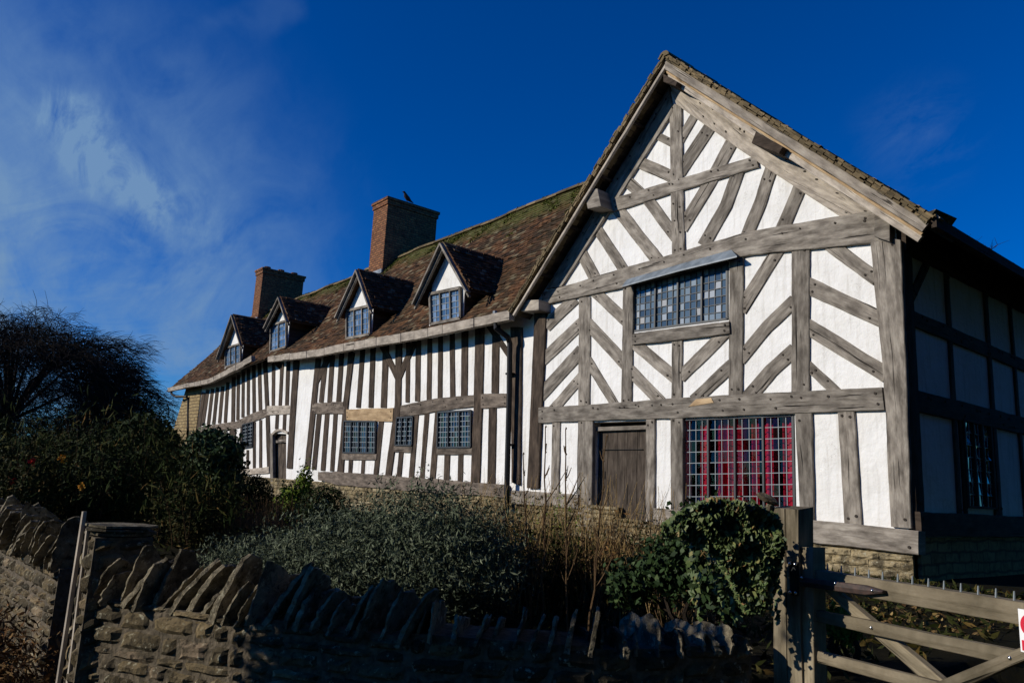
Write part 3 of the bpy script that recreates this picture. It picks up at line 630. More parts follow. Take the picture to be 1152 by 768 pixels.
def LE(kind,A,B,m_='oak_rail',pr=0.03,f=j,**k_): return tc_edges(kind,[f(*p) for p in A],[f(*p) for p in B],m_,H,YL,pr,**k_)
NP=dict(pegs=(False,False))
for a,b_,w_ in [((17,120),(4,355),18),((57,115),(34,375),20),((108,110),(88,378),20),((152,100),(142,378),22),((208,95),(197,378),26),
    ((303,80),(300,355),18),((347,70),(343,350),22),((396,55),(393,345),20),((443,45),(440,340),20),((492,35),(495,335),22),((548,25),(545,330),28),((683,20),(678,315),32)]:
    LS('stud',[a,b_],w_,**NP)
LS('post',[(262,80),(258,360),(215,680)],26,pr=0.034,**NP); LS('post',[(612,10),(605,350),(592,700)],38,pr=0.034,**NP)
LS('brace',[(190,110),(252,238)],24,pr=0.026,**NP); LS('brace',[(330,95),(266,240)],24,pr=0.026,**NP); LS('brace',[(645,15),(738,150)],24,pr=0.026,**NP)
LE('post',[(745,30),(750,700)],[(793,30),(785,712)],'oak_brown',pr=0.05)
LS('stud',[(36,385),(8,655)],24,**NP)
LE('window_lintel',[(36,385),(240,378)],[(38,432),(236,438)],'oak_new',pr=0.045)
LE('rail',[(-30,352),(20,355)],[(-30,395),(18,398)])
LE('rail',[(272,368),(380,345),(450,334),(590,322)],[(268,418),(350,408),(440,392),(590,374)],pr=0.04)
LE('rail',[(618,318),(735,316)],[(618,382),(735,374)],pr=0.036)
for a,b_,w_ in [((57,600),(53,662),15),((110,600),(106,665),15),((187,435),(163,672),22),((273,570),(262,690),20),((338,408),(316,685),22),((384,400),(362,688),20),((432,392),(408,690),24),
    ((472,582),(468,700),24),((530,580),(527,702),22),((668,376),(662,715),34)]: LS('stud',[a,b_],w_,**NP)
LE('window_sill',[(18,574),(168,577)],[(18,602),(166,605)],pr=0.04,**NP); LE('window_sill',[(243,543),(322,545)],[(241,568),(318,572)],pr=0.04,**NP); LE('window_sill',[(428,552),(580,550)],[(426,580),(578,580)],pr=0.04,**NP)
LE('sill_beam',[(-85,655),(0,655),(350,680),(730,712)],[(-85,690),(0,712),(350,740),(730,768)],'oak_rail',pr=0.10,back=0.05,pegs=(False,False),wob=0.03)
def jw(pts,Y=YL-0.035): return [onY(*j(*p),Y) for p in pts]
leaded(H,jw([(30,436),(166,438),(164,573),(26,572)]),4,4,6,'glass_dark','window_iron','lead_came',cw=0.014,tilt=.02)
leaded(H,jw([(258,422),(327,418),(322,540),(252,540)]),3,2,6,'glass_dark','window_iron','lead_came',cw=0.014,tilt=.02)
leaded(H,jw([(436,398),(577,390),(577,548),(433,550)]),3,4,7,'glass_dark','window_iron','lead_came',cw=0.014,tilt=.02)
# near part left of the first window, and the far part
I=i_
for a,b_,w_ in [((490,185),(488,368),14),((527,180),(518,372),14),((553,178),(547,372),16),((716,155),(695,355),20),((744,150),(731,355),20),((784,145),(770,355),20),
    ((506,405),(503,470),14),((538,405),(535,475),14),((687,405),(664,645),20),((721,405),(703,650),20),((758,402),(742,652),18),((822,605),(820,662),16)]: LS('stud',[a,b_],w_,f=I,**NP)
LS('post',[(588,170),(572,400),(558,640)],24,pr=0.034,f=I,**NP); LS('post',[(682,165),(634,645)],22,pr=0.034,f=I,**NP); LS('post',[(827,140),(800,370),(780,655)],22,pr=0.034,f=I,**NP)
LS('brace',[(728,160),(680,255)],22,pr=0.026,f=I,**NP)
LE('rail',[(658,358),(800,352)],[(656,405),(796,405)],f=I,pr=0.036); LE('rail',[(462,370),(565,368)],[(462,410),(562,405)],f=I,pr=0.04,m_='oak_pale')
LE('rail',[(165,462),(300,440),(325,438),(390,405),(460,380)],[(165,490),(300,470),(330,468),(390,445),(465,412)],f=I,pr=0.04)
for a,b_,w_ in [((206,300),(184,455),14),((226,296),(208,452),14),((248,290),(231,450),14),((270,285),(256,445),14),((292,268),(281,442),14),((338,235),(335,432),13),((359,222),(357,420),13),((381,210),(380,410),13),((404,195),(406,402),14),((428,185),(433,392),15),
    ((281,475),(278,530),12),((306,470),(304,560),12),((353,450),(351,645),13),((378,560),(377,645),11),((407,440),(406,645),12),((434,430),(434,640),12)]: LS('stud',[a,b_],w_,f=I,**NP)
LS('post',[(187,312),(162,500)],14,f=I,pr=0.03,**NP); LS('post',[(317,245),(314,440),(326,600)],15,f=I,pr=0.03,**NP); LS('post',[(452,170),(463,400),(470,645)],16,f=I,pr=0.03,**NP)
LE('sill_beam',[(330,645),(400,640),(470,632)],[(330,672),(400,665),(470,660)],'oak_pale',f=I,pr=0.06,pegs=(False,False),wob=0.02)
leaded(H,[onY(*I(*p),YL-0.035) for p in ((359,452),(404,440),(401,545),(358,552))],2,2,7,'glass_dark','window_iron','lead_came',cw=0.018,tilt=.01)
leaded(H,[onY(*I(*p),YL-0.035) for p in ((205,488),(255,478),(255,512),(207,518))],2,3,2,'glass_dark','window_iron','lead_came',cw=0.018,tilt=.01)
# arched back door of the long range
LE('door_frame',[(480,490),(498,472),(520,468),(552,482)],[(485,497),(500,483),(520,479),(549,492)],'oak_pale',f=I,pr=0.07,**NP)
LS('post',[(480,488),(482,768)],12,m_='oak_grey',f=I,pr=0.05,**NP)
p0=onY(*I(512,500),0.22);p1=onY(*I(552,500),0.22)
mb=MB()
for q in range(5):
    a=p0[0]-0.5+q*.33;mb.bar((a,0.24,0.72),(a,0.24,p0[2]+.1),0.31,0.04,up=(0,1,0))
mb.build('door','door_wood',H)
mb=MB(); mb.bar((p0[0]-.3,0.2,p0[2]-.18),(p1[0]+.2,0.2,p0[2]-.18),0.1,0.1); mb.build('door_lintel','oak_grey',H)
# stone plinths and the stone end wall
def plinth(x0,x1,zt0,zt1,y,th=.2):
    mb=MB(); mb.hexa([(x0,y,.4),(x1,y,.4),(x1,y+th,.4),(x0,y+th,.4),(x0,y,zt0),(x1,y,zt1),(x1,y+th,zt1),(x0,y+th,zt0)]); 
    z=.45
    while z<max(zt0,zt1)-.02:
        h=random.uniform(.07,.14); x=x0
        while x<x1-.05:
            l=min(random.uniform(.14,.5),x1-x); zt_=zt0+(zt1-zt0)*(x+l/2-x0)/(x1-x0); hh=min(h,zt_-z)
            if hh>.025: rough_stone(mb,Vector((x,y-.012,z)),Vector((1,0,0)),Vector((0,0,1)),Vector((0,-1,0)),l,hh,.05)
            x+=l
        z+=h
    return mb.build('stone_plinth','plinth_stone',H)
plinth(-7.25,-4.9,1.50,1.42,-.03); plinth(-4.9,-0.0,1.24,1.20,-.03); plinth(-28.2,-7.25,1.66,1.50,.06)
mb=MB(); mb.box((-0.2,0.1,0.4),(0.05,9,1.31)); mb.build('stone_plinth','rubble',H)
mb=MB(); mb.box((-1.6,-0.10,1.20),(0.02,0.1,1.235)); mb.build('damp_course','lead',H)
a=onY(*I(108,305),0.0); b_=onY(*I(180,305),0.0)
mb=MB()
e=[(-31.1,0.3),(-31.0,5.3)]
mb.hexa([(-32.6,-0.25,0.3),(LW(223,480)[0]-.1,0.06,0.3),(LW(223,480)[0]-.1,6.2,0.3),(-32.6,6.2,0.3),(-30.6,0.0,5.25),(LW(228,430)[0],0.06,5.25),(LW(228,430)[0],6.2,5.25),(-30.6,6.2,5.25)])
mb.add([(-31.0,0.0,5.25),(-31.0,6.2,5.25),(-31.0,3.1,9.1)],[(0,1,2)]); mb.build('stone_end_wall','rubble',H)
# ---- long range roof
ridge=[( -31.9,9.27),(-28,9.22),(-25.9,9.36),(-20,9.33),(-15.5,9.36),(-9.3,9.41),(-7.4,9.42),(-4.6,9.4)]
near=[(-20.6,5.56),(-17,5.36),(-14.2,5.22),(-10.9,5.17),(-7.6,5.15)]
far=[(-32.0,5.24),(-29.5,5.27),(-26.5,5.30),(-23.6,5.46),(-20.6,5.62)]
def itp(P_,x):
    for (a,za_),(b_,zb_) in zip(P_,P_[1:]):
        if x<=b_ or (b_,zb_)==P_[-1]: return za_+(zb_-za_)*(x-a)/(b_-a)
YR=3.0;YE=-0.42
def roofz(x,y):
    ez=itp(near,x) if x>-20.6 else itp(far,x)-0.10
    rz=itp(ridge,x)-(0.12 if x<=-20.6 else 0)
    t=(y-YE)/(YR-YE); return ez+(rz-ez)*t-0.07*math.sin(math.pi*min(1,max(0,t)))+0.07*noise.noise(Vector((x*.5,y*.7,2)))+0.008*noise.noise(Vector((x*2.5,y*2.2,2)))
def rn(u,v): x=-20.6+u*13.0; y=YE+v*(YR-YE); return (x,y,roofz(x,y))
def rfar(u,v): 
    x=-32.0+u*11.35; y=YE+v*(YR-YE); return (x,y,roofz(x,y))
def rb(u,v): x=-32+u*26; y=6.4+v*(YR-6.4); return (x,y,roofz(x,2*YR-y))
def rv(u,v): x=-7.6+u*2.9; y=0.8+u*1.9; y=y+v*(YR-y); return (x,y,roofz(x,y))
mb=tiles(rn,13,5.4); tiles(rfar,11.35,5.4,mb=mb); tiles(rv,2.9,4,mb=mb,tw=.3,ex=.2)
tiles(rb,26,5.4,out=-1,mb=mb,tw=0.4,ex=0.3)
RO=mb.build('roof','tile',H)
def deckL(x0,x1): 
    mb=MB(); vs=[];fs=[]; n_=int(x1-x0)*2+2; K=7
    for i in range(n_):
        x=x0+(x1-x0)*i/(n_-1)
        for q in range(K): y=YE+.01+(YR-YE)*q/(K-1); vs.append((x,y,roofz(x,y)-.035))
    for i in range(n_-1):
        for q in range(K-1): fs.append((i*K+q,(i+1)*K+q,(i+1)*K+q+1,i*K+q+1))
    mb.add(vs,fs); mb.build('roof_boards','oak_brown',H)
deckL(-20.58,-7.62); deckL(-31.9,-20.62)
mb=MB(); mb.add([(-20.6,0.1,5.2),(-20.6,YE+.05,roofz(-20.5,YE)),(-20.6,YR,roofz(-20.5,YR)),(-20.6,YR,5.2)],[(0,1,2,3)]); mb.build('roof_boards','oak_brown',H)
# ridge tiles
mb=MB()
for i in range(64):
    x=-31.9+i*0.42
    if x>-4.8: break
    z=roofz(x,YR)-0.01+random.uniform(-.012,.015); r=0.11; pts=[]
    for e_,xx in ((0,x),(1,x+.41)):
        zz_=roofz(xx,YR)-0.005+ (z-roofz(x,YR))
        for q in range(7): t=math.pi*q/6; pts.append((xx,YR+math.cos(t)*r*1.05,zz_+math.sin(t)*r))
    mb.add(pts,[(q,q+1,q+8,q+7) for q in range(6)]+[(0,7,13,6)])
mb.build('ridge_tiles','tile_mossy',H)
mb=MB()
for i in range(26):
    y=-0.48+i*0.36; r=0.10; zb_=AP[1]-0.01-0.05*math.sin(math.pi*(y+.45)/9.45)+random.uniform(-.01,.01); pts=[]
    for yy in (y,y+.35):
        for q in range(7): t=math.pi*q/6; pts.append((AP[0]+math.cos(t)*r*1.1,yy,zb_+math.sin(t)*r))
    mb.add(pts,[(q,q+1,q+8,q+7) for q in range(6)]+[(0,1,2,3,4,5,6)])
mb.build('ridge_tiles','tile_mossy',H)
P_=[]
while len(P_)<9000:
    x=random.uniform(-31,-5);v=random.random()**.28; c_=noise.noise(Vector((x*1.4,v*6,4)))
    if c_+ (v-.93)*3.2 <.02: continue
    y=YE+v*(YR-YE); P_.append((x,y,roofz(x,y)+.05+random.random()*.02+(.06 if v>.975 else 0)))
MOSS=np.array(P_)
# ---- eaves gutter: slabs of stone-coloured board laid end to end
def gutter(top,bot,Y,n_,name='eaves_gutter'):
    A=resample([onY(x,y,Y) for x,y in top],n_+1);B=resample([onY(x,y,Y) for x,y in bot],n_+1); mb=MB()
    for i in range(n_):
        g0=A[i]+(A[i+1]-A[i])*.012;g1=A[i+1]-(A[i+1]-A[i])*.012;h0=B[i]+(B[i+1]-B[i])*.012;h1=B[i+1]-(B[i+1]-B[i])*.012
        j_=np.array([0,random.uniform(-.012,.012),random.uniform(-.012,.012)]); d=np.array([0,.14,0.0]); uo=random.random()*40
        mb.add([h0+j_,h1+j_,h1+d,h0+d,g0+j_,g1+j_,g1+d,g0+d],[(0,3,2,1),(4,5,6,7),(0,1,5,4),(1,2,6,5),(2,3,7,6),(3,0,4,7)],0,[(uo,0),(uo+.6,0),(uo+.6,.1),(uo,.1),(uo,.12),(uo+.6,.12),(uo+.6,.2),(uo,.2)])
    return mb.build(name,'oak_pale',H)
gutter([(301,401),(350,394),(400,383.6),(461,373),(573,349)],[(301,407),(350,401.5),(400,392.5),(461,382.5),(573,359.5)],-0.47,21)
gutter([(188,436),(235,426),(262,412),(283,400)],[(189,440),(235,431),(262,418),(283,406.5)],-0.47,13)
gutter([(1030,243),(1049,237)],[(1040,252),(1058,245)],-0.40,1)
mb=MB(); 
def gp(p,f): return tuple(onY(p[0],p[1],f))
mb.tube([onY(192,437,-.40),onY(193,443,-.36),onY(198,446,-.34),onY(210,446,-.10),onY(212,450,-.02),onY(211,560,0.0)],0.055,8); mb.build('downpipe','iron',H)
mb=MB(); mb.tube([onY(557,361,-.42),onY(558,369,-.42),onY(571,379,-.20),onY(573.5,386,-.12),onY(573,440,-.10),onY(569,600,-.10)],[.035,.06,.058,.058,.058,.058],10); 
for yy in (420,500): p=onY(572,yy,-.06); mb.box((p[0]-.08,-.08,p[2]-.02),(p[0]+.08,.1,p[2]+.02))
mb.build('downpipe','iron',H,smooth=False)
mb=MB(); mb.tube([onY(557,361,-.42),onY(557,350,-.42)],[.045,.05],8); mb.build('rainwater_hopper','lead',H)
# side eaves fascia of the wing
mb=MB(); mb.bar((0.62,-0.44,5.12),(0.62,9,5.12),0.06,0.14); mb.build('eaves_board','oak_brown',H)
for q in range(16):
    yy=0.3+q*.55; mb=MB(); mb.bar((-0.1,yy,5.72),(0.58,yy,5.08),0.08,0.10); mb.build('rafter_foot','oak_brown',H)
mb=MB()
p=[onY(1031,243,-.46),onY(1053,235,-.46),onY(1041,252.5,-.46)]; q=[a_+np.array([.05,.5,0]) for a_ in p]
mb.add(p+q,[(0,2,1),(3,4,5),(0,1,4,3),(1,2,5,4),(2,0,3,5)]); mb.build('verge_cap','slate_stone',H)
# ---- chimneys
def chimney(fl,fr,zb_,zt_,Yf,Yb,label):
    r=MB(); r.box((fl,Yf,zb_),(fr,Yb,zt_-.26)); 
    r.box((fl-.04,Yf-.04,zt_-.26),(fr+.04,Yb+.04,zt_-.10)); r.box((fl-.075,Yf-.075,zt_-.10),(fr+.075,Yb+.075,zt_))
    o=r.build('chimney','brick',H); tag(o,label)
    for q in range(3):
        y=Yf+(Yb-Yf)*(q+.5)/3; mb=MB(); mb.tube([((fl+fr)/2,y,zt_-.03),((fl+fr)/2,y,zt_+.10),((fl+fr)/2,y,zt_+.17)],[.16,.14,.16],10); mb.build('chimney_pot','pot_clay',o)
    mb=MB(); mb.box((fl-.03,Yf-.05,zb_+.42),(fr+.03,Yf+.0,zb_+.56)); mb.build('lead_flashing','lead',o)
    return o
def onXz(px,py,X): return onX(px,py,X)
cY=2.45
p=onY(437.8,221,cY);q=onY(420.8,226,cY);bk=onX(493,237,p[0]); print('CH1',p,q,bk)
chimney(q[0]+.05,p[0]-.05,8.3,p[2],cY,min(bk[1],8.5),'nearer red brick chimney stack')
p2=onY(297,300.6,cY);q2=onY(288.6,305,cY);bk2=onX(342.8,309.6,p2[0]); print('CH2',p2,q2,bk2)
chimney(q2[0]+.05,p2[0]-.05,8.2,p2[2],cY,min(bk2[1],9.0),'farther red brick chimney stack')
# ---- dormers
def dormer(apex,lf,rf,wtl,wtr,wbr,wbl,label,lights=3,cols=2,rows=5):
    bc=((wbr[0]+wbl[0])/2,(wbr[1]+wbl[1])/2)
    Y=-0.3
    for _ in range(400):
        p=onY(*bc,Y)
        if p[2]<=roofz(p[0],Y)+0.06: break
        Y+=0.01
    print('dormer Y',Y,p)
    a=onY(*apex,Y-.22); l=onY(*lf,Y-.22); r=onY(*rf,Y-.22); zf=(l[2]+r[2])/2; hw=(r[0]-l[0])/2; 
    tl,tr,br,bl=[onY(*q_,Y) for q_ in (wtl,wtr,wbr,wbl)]
    xl=(tl[0]+bl[0])/2; xr=(tr[0]+br[0])/2
    def backY(z,x):
        y=Y-.3
        while roofz(x,y)<z and y<6: y+=.02
        return y
    ya=min(backY(a[2],a[0])+.1,4.0)
    # front wall (a gable of plaster above the window) + cheeks
    zt_=(tl[2]+tr[2])/2; zb_=(bl[2]+br[2])/2
    sl=(a[2]-zf)/max(hw,.1)
    xL=xl-.07; xR=xr+.07; wx=lambda x: a[2]-abs(x-a[0])*sl-.10
    fw=MB(); f_=[(xL,zb_-.3),(xR,zb_-.3),(xR,wx(xR)),(a[0],a[2]-.10),(xL,wx(xL))]
    yb=backY(wx(xR),xR)+.1
    vs=[(x,Y+.012,z) for x,z in f_]+[(x,Y+.06,z) for x,z in f_]
    fw.add(vs,[(0,1,2,3,4),(0,5,6,1),(1,6,7,2),(2,7,8,3),(3,8,9,4),(4,9,5,0)])
    for x in (xL,xR): fw.add([(x,Y+.04,zb_-.3),(x,yb,wx(x)-0.0),(x,Y+.04,wx(x))],[(0,1,2)],1)
    root=fw.build('dormer',['plaster','oak_brown'],H); tag(root,label)
    rt=MB()
    def sR(u,v): return tuple(np.array([r[0]+(a[0]-r[0])*v, (Y-.22)+u*((backY(zf,r[0])+(ya-backY(zf,r[0]))*v)-(Y-.22)), r[2]+(a[2]-r[2])*v]))
    def sL(u,v): return tuple(np.array([l[0]+(a[0]-l[0])*v, (Y-.22)+u*((backY(zf,l[0])+(ya-backY(zf,l[0]))*v)-(Y-.22)), l[2]+(a[2]-l[2])*v]))
    Ls=math.hypot(hw,a[2]-zf)
    tiles(sR,1.8,Ls,mb=rt); tiles(sL,1.8,Ls,out=-1,mb=rt)
    for S2 in (sR,sL):
        q4=[Vector(S2(0.01,0)),Vector(S2(1,0)),Vector(S2(1,1)),Vector(S2(0.01,1))]; rt.add([v+Vector((0,0,-.01)) for v in q4]+[v+Vector((0,0,-.05)) for v in q4],[(0,1,2,3),(7,6,5,4),(0,3,7,4),(0,4,5,1)])
    rt.build('dormer_roof','tile',root)
    bg_=MB()
    for e_,sg in ((l,-1),(r,1)):
        o1=Vector((0,0,-.08)); p1=Vector((e_[0],Y-.24,e_[2]))+o1; p2=Vector((a[0],Y-.24-.003*sg,a[2]))+o1+Vector((0,0,.02)); bg_.bar(p1,p2,0.05,0.12,up=(0,-1,0)); 
        p1=p1+Vector((0,.05,-.10));p2=p2+Vector((0,.05,-.12)); bg_.bar(p1,p2,.04,.06,up=(0,-1,0))
    bg_.build('bargeboard','oak_grey',root)
    fm=MB()
    for (p_,q_) in ((tl,tr),(tr,br),(br,bl),(bl,tl)): fm.bar(Vector(p_)+Vector((0,-.02,0)),Vector(q_)+Vector((0,-.02,0)),0.07,0.075,up=(0,-1,0))
    for q_ in range(1,lights): u=q_/lights; fm.bar(Vector(tl)*(1-u)+Vector(tr)*u+Vector((0,-.015,0)),Vector(bl)*(1-u)+Vector(br)*u+Vector((0,-.015,0)),0.045,0.06,up=(0,-1,0))
    fm.build('window_frame','oak_grey',root)
    cm=MB();pm=MB()
    P=lambda u,v: (Vector(tl)*(1-u)+Vector(tr)*u)*(1-v)+(Vector(bl)*(1-u)+Vector(br)*u)*v
    for q_ in range(lights):
        for c_ in range(1,cols): u=(q_+c_/cols)/lights; cm.bar(P(u,.02)+Vector((0,-.008,0)),P(u,.98)+Vector((0,-.008,0)),.014,.01,up=(0,-1,0))
        for r_ in range(1,rows): cm.bar(P(q_/lights+.01,r_/rows)+Vector((0,-.009,0)),P((q_+1)/lights-.01,r_/rows)+Vector((0,-.009,0)),.014,.01,up=(0,-1,0))
        for c_ in range(cols):
            for r_ in range(rows):
                u0=(q_+c_/cols)/lights;u1=(q_+(c_+1)/cols)/lights;t=Vector((0,random.gauss(0,.003),0)); t2=Vector((0,random.gauss(0,.003),0))
                pm.add([P(u0,r_/rows)+t,P(u1,r_/rows)+t2,P(u1,(r_+1)/rows)-t,P(u0,(r_+1)/rows)-t2],[(0,3,2,1)])
    cm.build('glazing_bars','lead_came',root); pm.build('pane','glass_blue',root)
dormer((497.7,271.6),(466.4,339.3),(527.6,325),(485,331),(519,324),(519.5,358),(486,365),'dormer nearest the gabled wing, with a three light window')
dormer((402.7,302),(379,355),(418,345),(391,350),(417,344),(417,376),(391,381),'second dormer from the gabled wing, below the nearer chimney')
dormer((315,333),(298.5,367),(324.5,359.5),(306,366),(323,361),(323,390),(305,396),'third dormer from the gabled wing, tall narrow window',2,2,6)
dormer((262,353),(245,402),(272.4,386.5),(254.5,392),(271.5,386.5),(271.5,408),(254.5,413),'farthest dormer, above the eaves at the left end',3,2,4)

# ================================================================== STONE WALLS IN FRONT
CHIP=bpy.data.textures.new('chip','CLOUDS'); CHIP.noise_scale=.035; CHIP.noise_depth=3
def stone_wall(name,path,z0,z1,th,label,cop_h=(.24,.36),lean=1,cop_zoff=0.,cat='wall',spac=(.062,.112),rise=None,leans=None,hs_=None):
    root=empty(name,(path[0][0],path[0][1],terrain(*path[0])),label,cat)
    mb=MB(); core=MB(); ncop=0
    Z1=z1
    for si,(a,b_) in enumerate(zip(path,path[1:])):
        z1=Z1+(rise[si] if rise else 0)
        a=Vector((*a,0));b_=Vector((*b_,0));ax=(b_-a);L=ax.length;ax.normalize();out=Vector((ax.y,-ax.x,0))
        up=Vector((0,0,1))
        za=z0
        q=[a+up*z0,b_+up*z0,b_-out*th+up*z0,a-out*th+up*z0]; core.hexa(q+[p+up*(z1-z0) for p in q])
        for side in (0,1):
            z=z0
            while z<z1-.02:
                h=min(random.uniform(.05,.105),z1-z)
                s=-random.uniform(0,.1)
                while s<L:
                    l=random.uniform(.10,.34); l0=max(s,0);l1=min(s+l,L)
                    if l1-l0>.03:
                        if side==0: rough_stone(mb,a+ax*l0+up*z,ax,up,out,l1-l0,h,.05)
                        else: rough_stone(mb,b_-out*th-ax*l0+up*z,-ax,up,-out,l1-l0,h,.05)
                    s+=l
                z+=h
        s=random.uniform(0.0,.05)
        while s<L:
            c=a+ax*s+up*z1; h=random.uniform(*cop_h)*random.choice((1,1,.8,.65)); t=random.choice((.012,.016,.022,.034))*random.uniform(.8,1.2); ln=lean*random.uniform(.20,.75)*(leans[si] if leans else 1); h*=(hs_[si] if hs_ else 1); t*=(.8 if hs_ and si>1 else 1)
            bent=random.uniform(-.02,.02); dd=th+random.uniform(-.03,.08); yaw=random.uniform(-.15,.35)
            axx=(ax*math.cos(yaw)+out*math.sin(yaw)); dv=(axx*math.sin(ln)+up*math.cos(ln)); tv=(axx*math.cos(ln)-up*math.sin(ln))
            # outline of slab in (out, dv) plane, ragged
            pts=[]; K=9
            f0=.02+random.uniform(-.03,.05)
            for q_ in range(K): pts.append((f0+random.uniform(-.009,.009)-(.05*(q_/(K-1))**3),h*q_/(K-1)))
            top=h+random.uniform(-.03,.02)
            pts+= [(-.06,top+random.uniform(-.02,.02)),(-.11,top+random.uniform(-.04,.01)),(-dd*.5,top*random.uniform(.72,.98)),(-dd*.75,top*random.uniform(.6,.9)),(-dd,top*random.uniform(.4,.7)),(-dd,0)]
            n_=len(pts); vs=[]
            for sg in (0,1):
                for (o_,hh) in pts:
                    w_=t*(1-.45*(hh/h))*(.5 if o_>f0-.02 else .55); vs.append(c+out*o_+dv*hh+tv*((sg-.5)*2*w_+bent*(hh/h)**2+random.uniform(-.003,.003)))
            fs=[tuple(reversed(range(n_))),tuple(range(n_,2*n_))]+[(q_,(q_+1)%n_,n_+(q_+1)%n_,n_+q_) for q_ in range(n_)]
            cmb=MB(); cmb.add([v-dv*.03 for v in vs],fs); cs=cmb.build('coping_stone','slate_stone',root); ncop+=1; m1=cs.modifiers.new('s','SUBSURF'); m1.subdivision_type='SIMPLE'; m1.levels=3; m1.render_levels=3; m2=cs.modifiers.new('d','DISPLACE'); m2.texture=CHIP; m2.texture_coords='GLOBAL'; m2.strength=.014; m2.mid_level=.5
            s+=random.uniform(*spac)
    core.build('wall_core','mortar',root); mb.build('stone_face','wall_stone',root)
    print(name,'coping',ncop)
    return root
front=[(-0.50,-8.95),(0.5,-8.47),(1.27,-8.02),(1.86,-7.45),(2.02,-7.05),(2.16,-6.72)]
stone_wall('dry_stone_wall',front,-0.05,0.93,0.32,'rough dry stone wall with upright slab coping running from the capped end to the gate post','wall')if False else stone_wall('dry_stone_wall',front,-0.05,0.95,0.32,'rough dry stone wall with upright slab coping running to the wooden gate post',rise=[0,.02,.04,.03,.04],leans=[1,.9,.45,.2,.1],hs_=[1,.9,.72,.5,.42])
stone_wall('dry_stone_wall',[(-7.5,-9.25),(-4.0,-9.12),(-1.42,-8.98)],0.0,1.0,0.34,'far dry stone wall left of the gap, slab coping leaning over its bank',cop_h=(.28,.42),spac=(.075,.11))
# capped end of the near wall
root=empty('wall_end_pier',(-0.6,-8.9,0),'squared stone pier topped with thin slates at the end of the near wall','pier')
mb=MB(); px0,px1,py0,py1=-0.72,-0.46,-9.0,-8.70
core=MB(); core.box((px0,py0,-.05),(px1,py1,1.27)); core.build('pier_core','mortar',root)
z=-.05
while z<1.26:
    h=min(random.uniform(.07,.13),1.27-z)
    for (o,ax,out,L) in ((Vector((px0,py0,z)),Vector((1,0,0)),Vector((0,-1,0)),px1-px0),(Vector((px1,py0,z)),Vector((0,1,0)),Vector((1,0,0)),py1-py0),(Vector((px0,py1,z)),Vector((0,-1,0)),Vector((-1,0,0)),py1-py0)):
        sp=random.uniform(.35,.65)*L
        rough_stone(mb,o,ax,Vector((0,0,1)),out,sp,h,.05); rough_stone(mb,o+ax*sp,ax,Vector((0,0,1)),out,L-sp,h,.05)
    z+=h
mb.build('stone_face','wall_stone',root)
mb=MB()
for q in range(4):
    z=1.275+q*.016; a=random.uniform(-.03,.03); 
    n_=9; ring=[(px0+.13+math.cos(t)*(.165+random.uniform(-.04,.03)),py0+.15+math.sin(t)*(.185+random.uniform(-.05,.03))) for t in [2*math.pi*i/n_ for i in range(n_)]]
    k_=random.uniform(-.05,.05); vs=[(x+a,y,z+k_*(x-px0)+random.uniform(-.003,.003)) for x,y in ring]+[(x+a,y,z+k_*(x-px0)+.013) for x,y in ring]; mb.add(vs,[tuple(reversed(range(n_))),tuple(range(n_,2*n_))]+[(i,(i+1)%n_,n_+(i+1)%n_,n_+i) for i in range(n_)])
mb.build('cap_slates','slate_stone',root)
# two poles in the gap
def pole(top,bot,d0,d1,r,label):
    a=dep(*top,d0);b_=dep(*bot,d1); mb=MB(); mb.bar(Vector(b_),Vector(a),r*1.3,r*1.8,up=(.3,-.9,0)); o=mb.build('timber_pole','oak_pale'); tag(o,label,'pole','poles in the wall gap')
pole((95,575),(62,790),4.35,4.15,.012,'taller of two thin pale poles leaning in the gap of the stone wall')
pole((99,594),(74,790),4.30,4.10,.010,'shorter of two thin pale poles leaning in the gap of the stone wall')

# ================================================================== GATE POST, GATE, SIGN
g0_=dep(897,637.5,3.62); gA=g0_[:2]; gB=onZ(1144,676,g0_[2])[:2]; gd=(gB-gA)/np.linalg.norm(gB-gA); gn=np.array([gd[1],-gd[0]])  # outward to the lane
def onG(px,py,off=0.):    # picture point onto the gate plane
    r=ray(px,py); P0=np.array([*(gA+gn*off),0]); N_=np.array([*gn,0]); return C+(((P0-C)@N_)/(r@N_))*r
pl_=dep(868,571,3.72);pr_=dep(898,571,3.68)
root=empty('gate_post',(pl_[0],pl_[1],0),'thick weathered oak gate post with a slanted top and ivy on its left','gate post')
rr_=ray(898,571); gq=np.array([0.,1.,0.]); pr_=C+(((pl_-C)@gq)/(rr_@gq))*rr_
fl=Vector((pl_[0],pl_[1],0));frn=Vector((pr_[0],pr_[1],0));ex=(frn-fl);wd=ex.length;ex.normalize();ey=Vector((-ex.y,ex.x,0)); dpt=0.13
if ey.dot(Vector((C[0],C[1],0))-fl)>0: ey=-ey
mb=MB();vs=[];uv=[];K=14
prof=[(0,0),(wd*.46,-.0),(wd*.5,.008),(wd*.54,0),(wd,0),(wd,dpt),(0,dpt)]
for i in range(K):
    z=-.1+(1.62-(-.1))*i/(K-1)
    for q,(a,b_) in enumerate(prof):
        jj=noise.noise(Vector((z*3,q*2.3,0)))*.004; vs.append(fl+ex*(a+jj)+ey*(b_+jj)+Vector((0,0,z+(0.0 if i<K-1 else b_*.12)))); uv.append((z,3+a+b_+.01*q))
n7=len(prof);fs=[]
for i in range(K-1):
    for q in range(n7): fs.append((i*n7+q,i*n7+(q+1)%n7,(i+1)*n7+(q+1)%n7,(i+1)*n7+q))
fs.append(tuple((K-1)*n7+q for q in range(n7)))
mb.add(vs,fs,0,uv); mb.build('post_shaft','gate_wood',root)
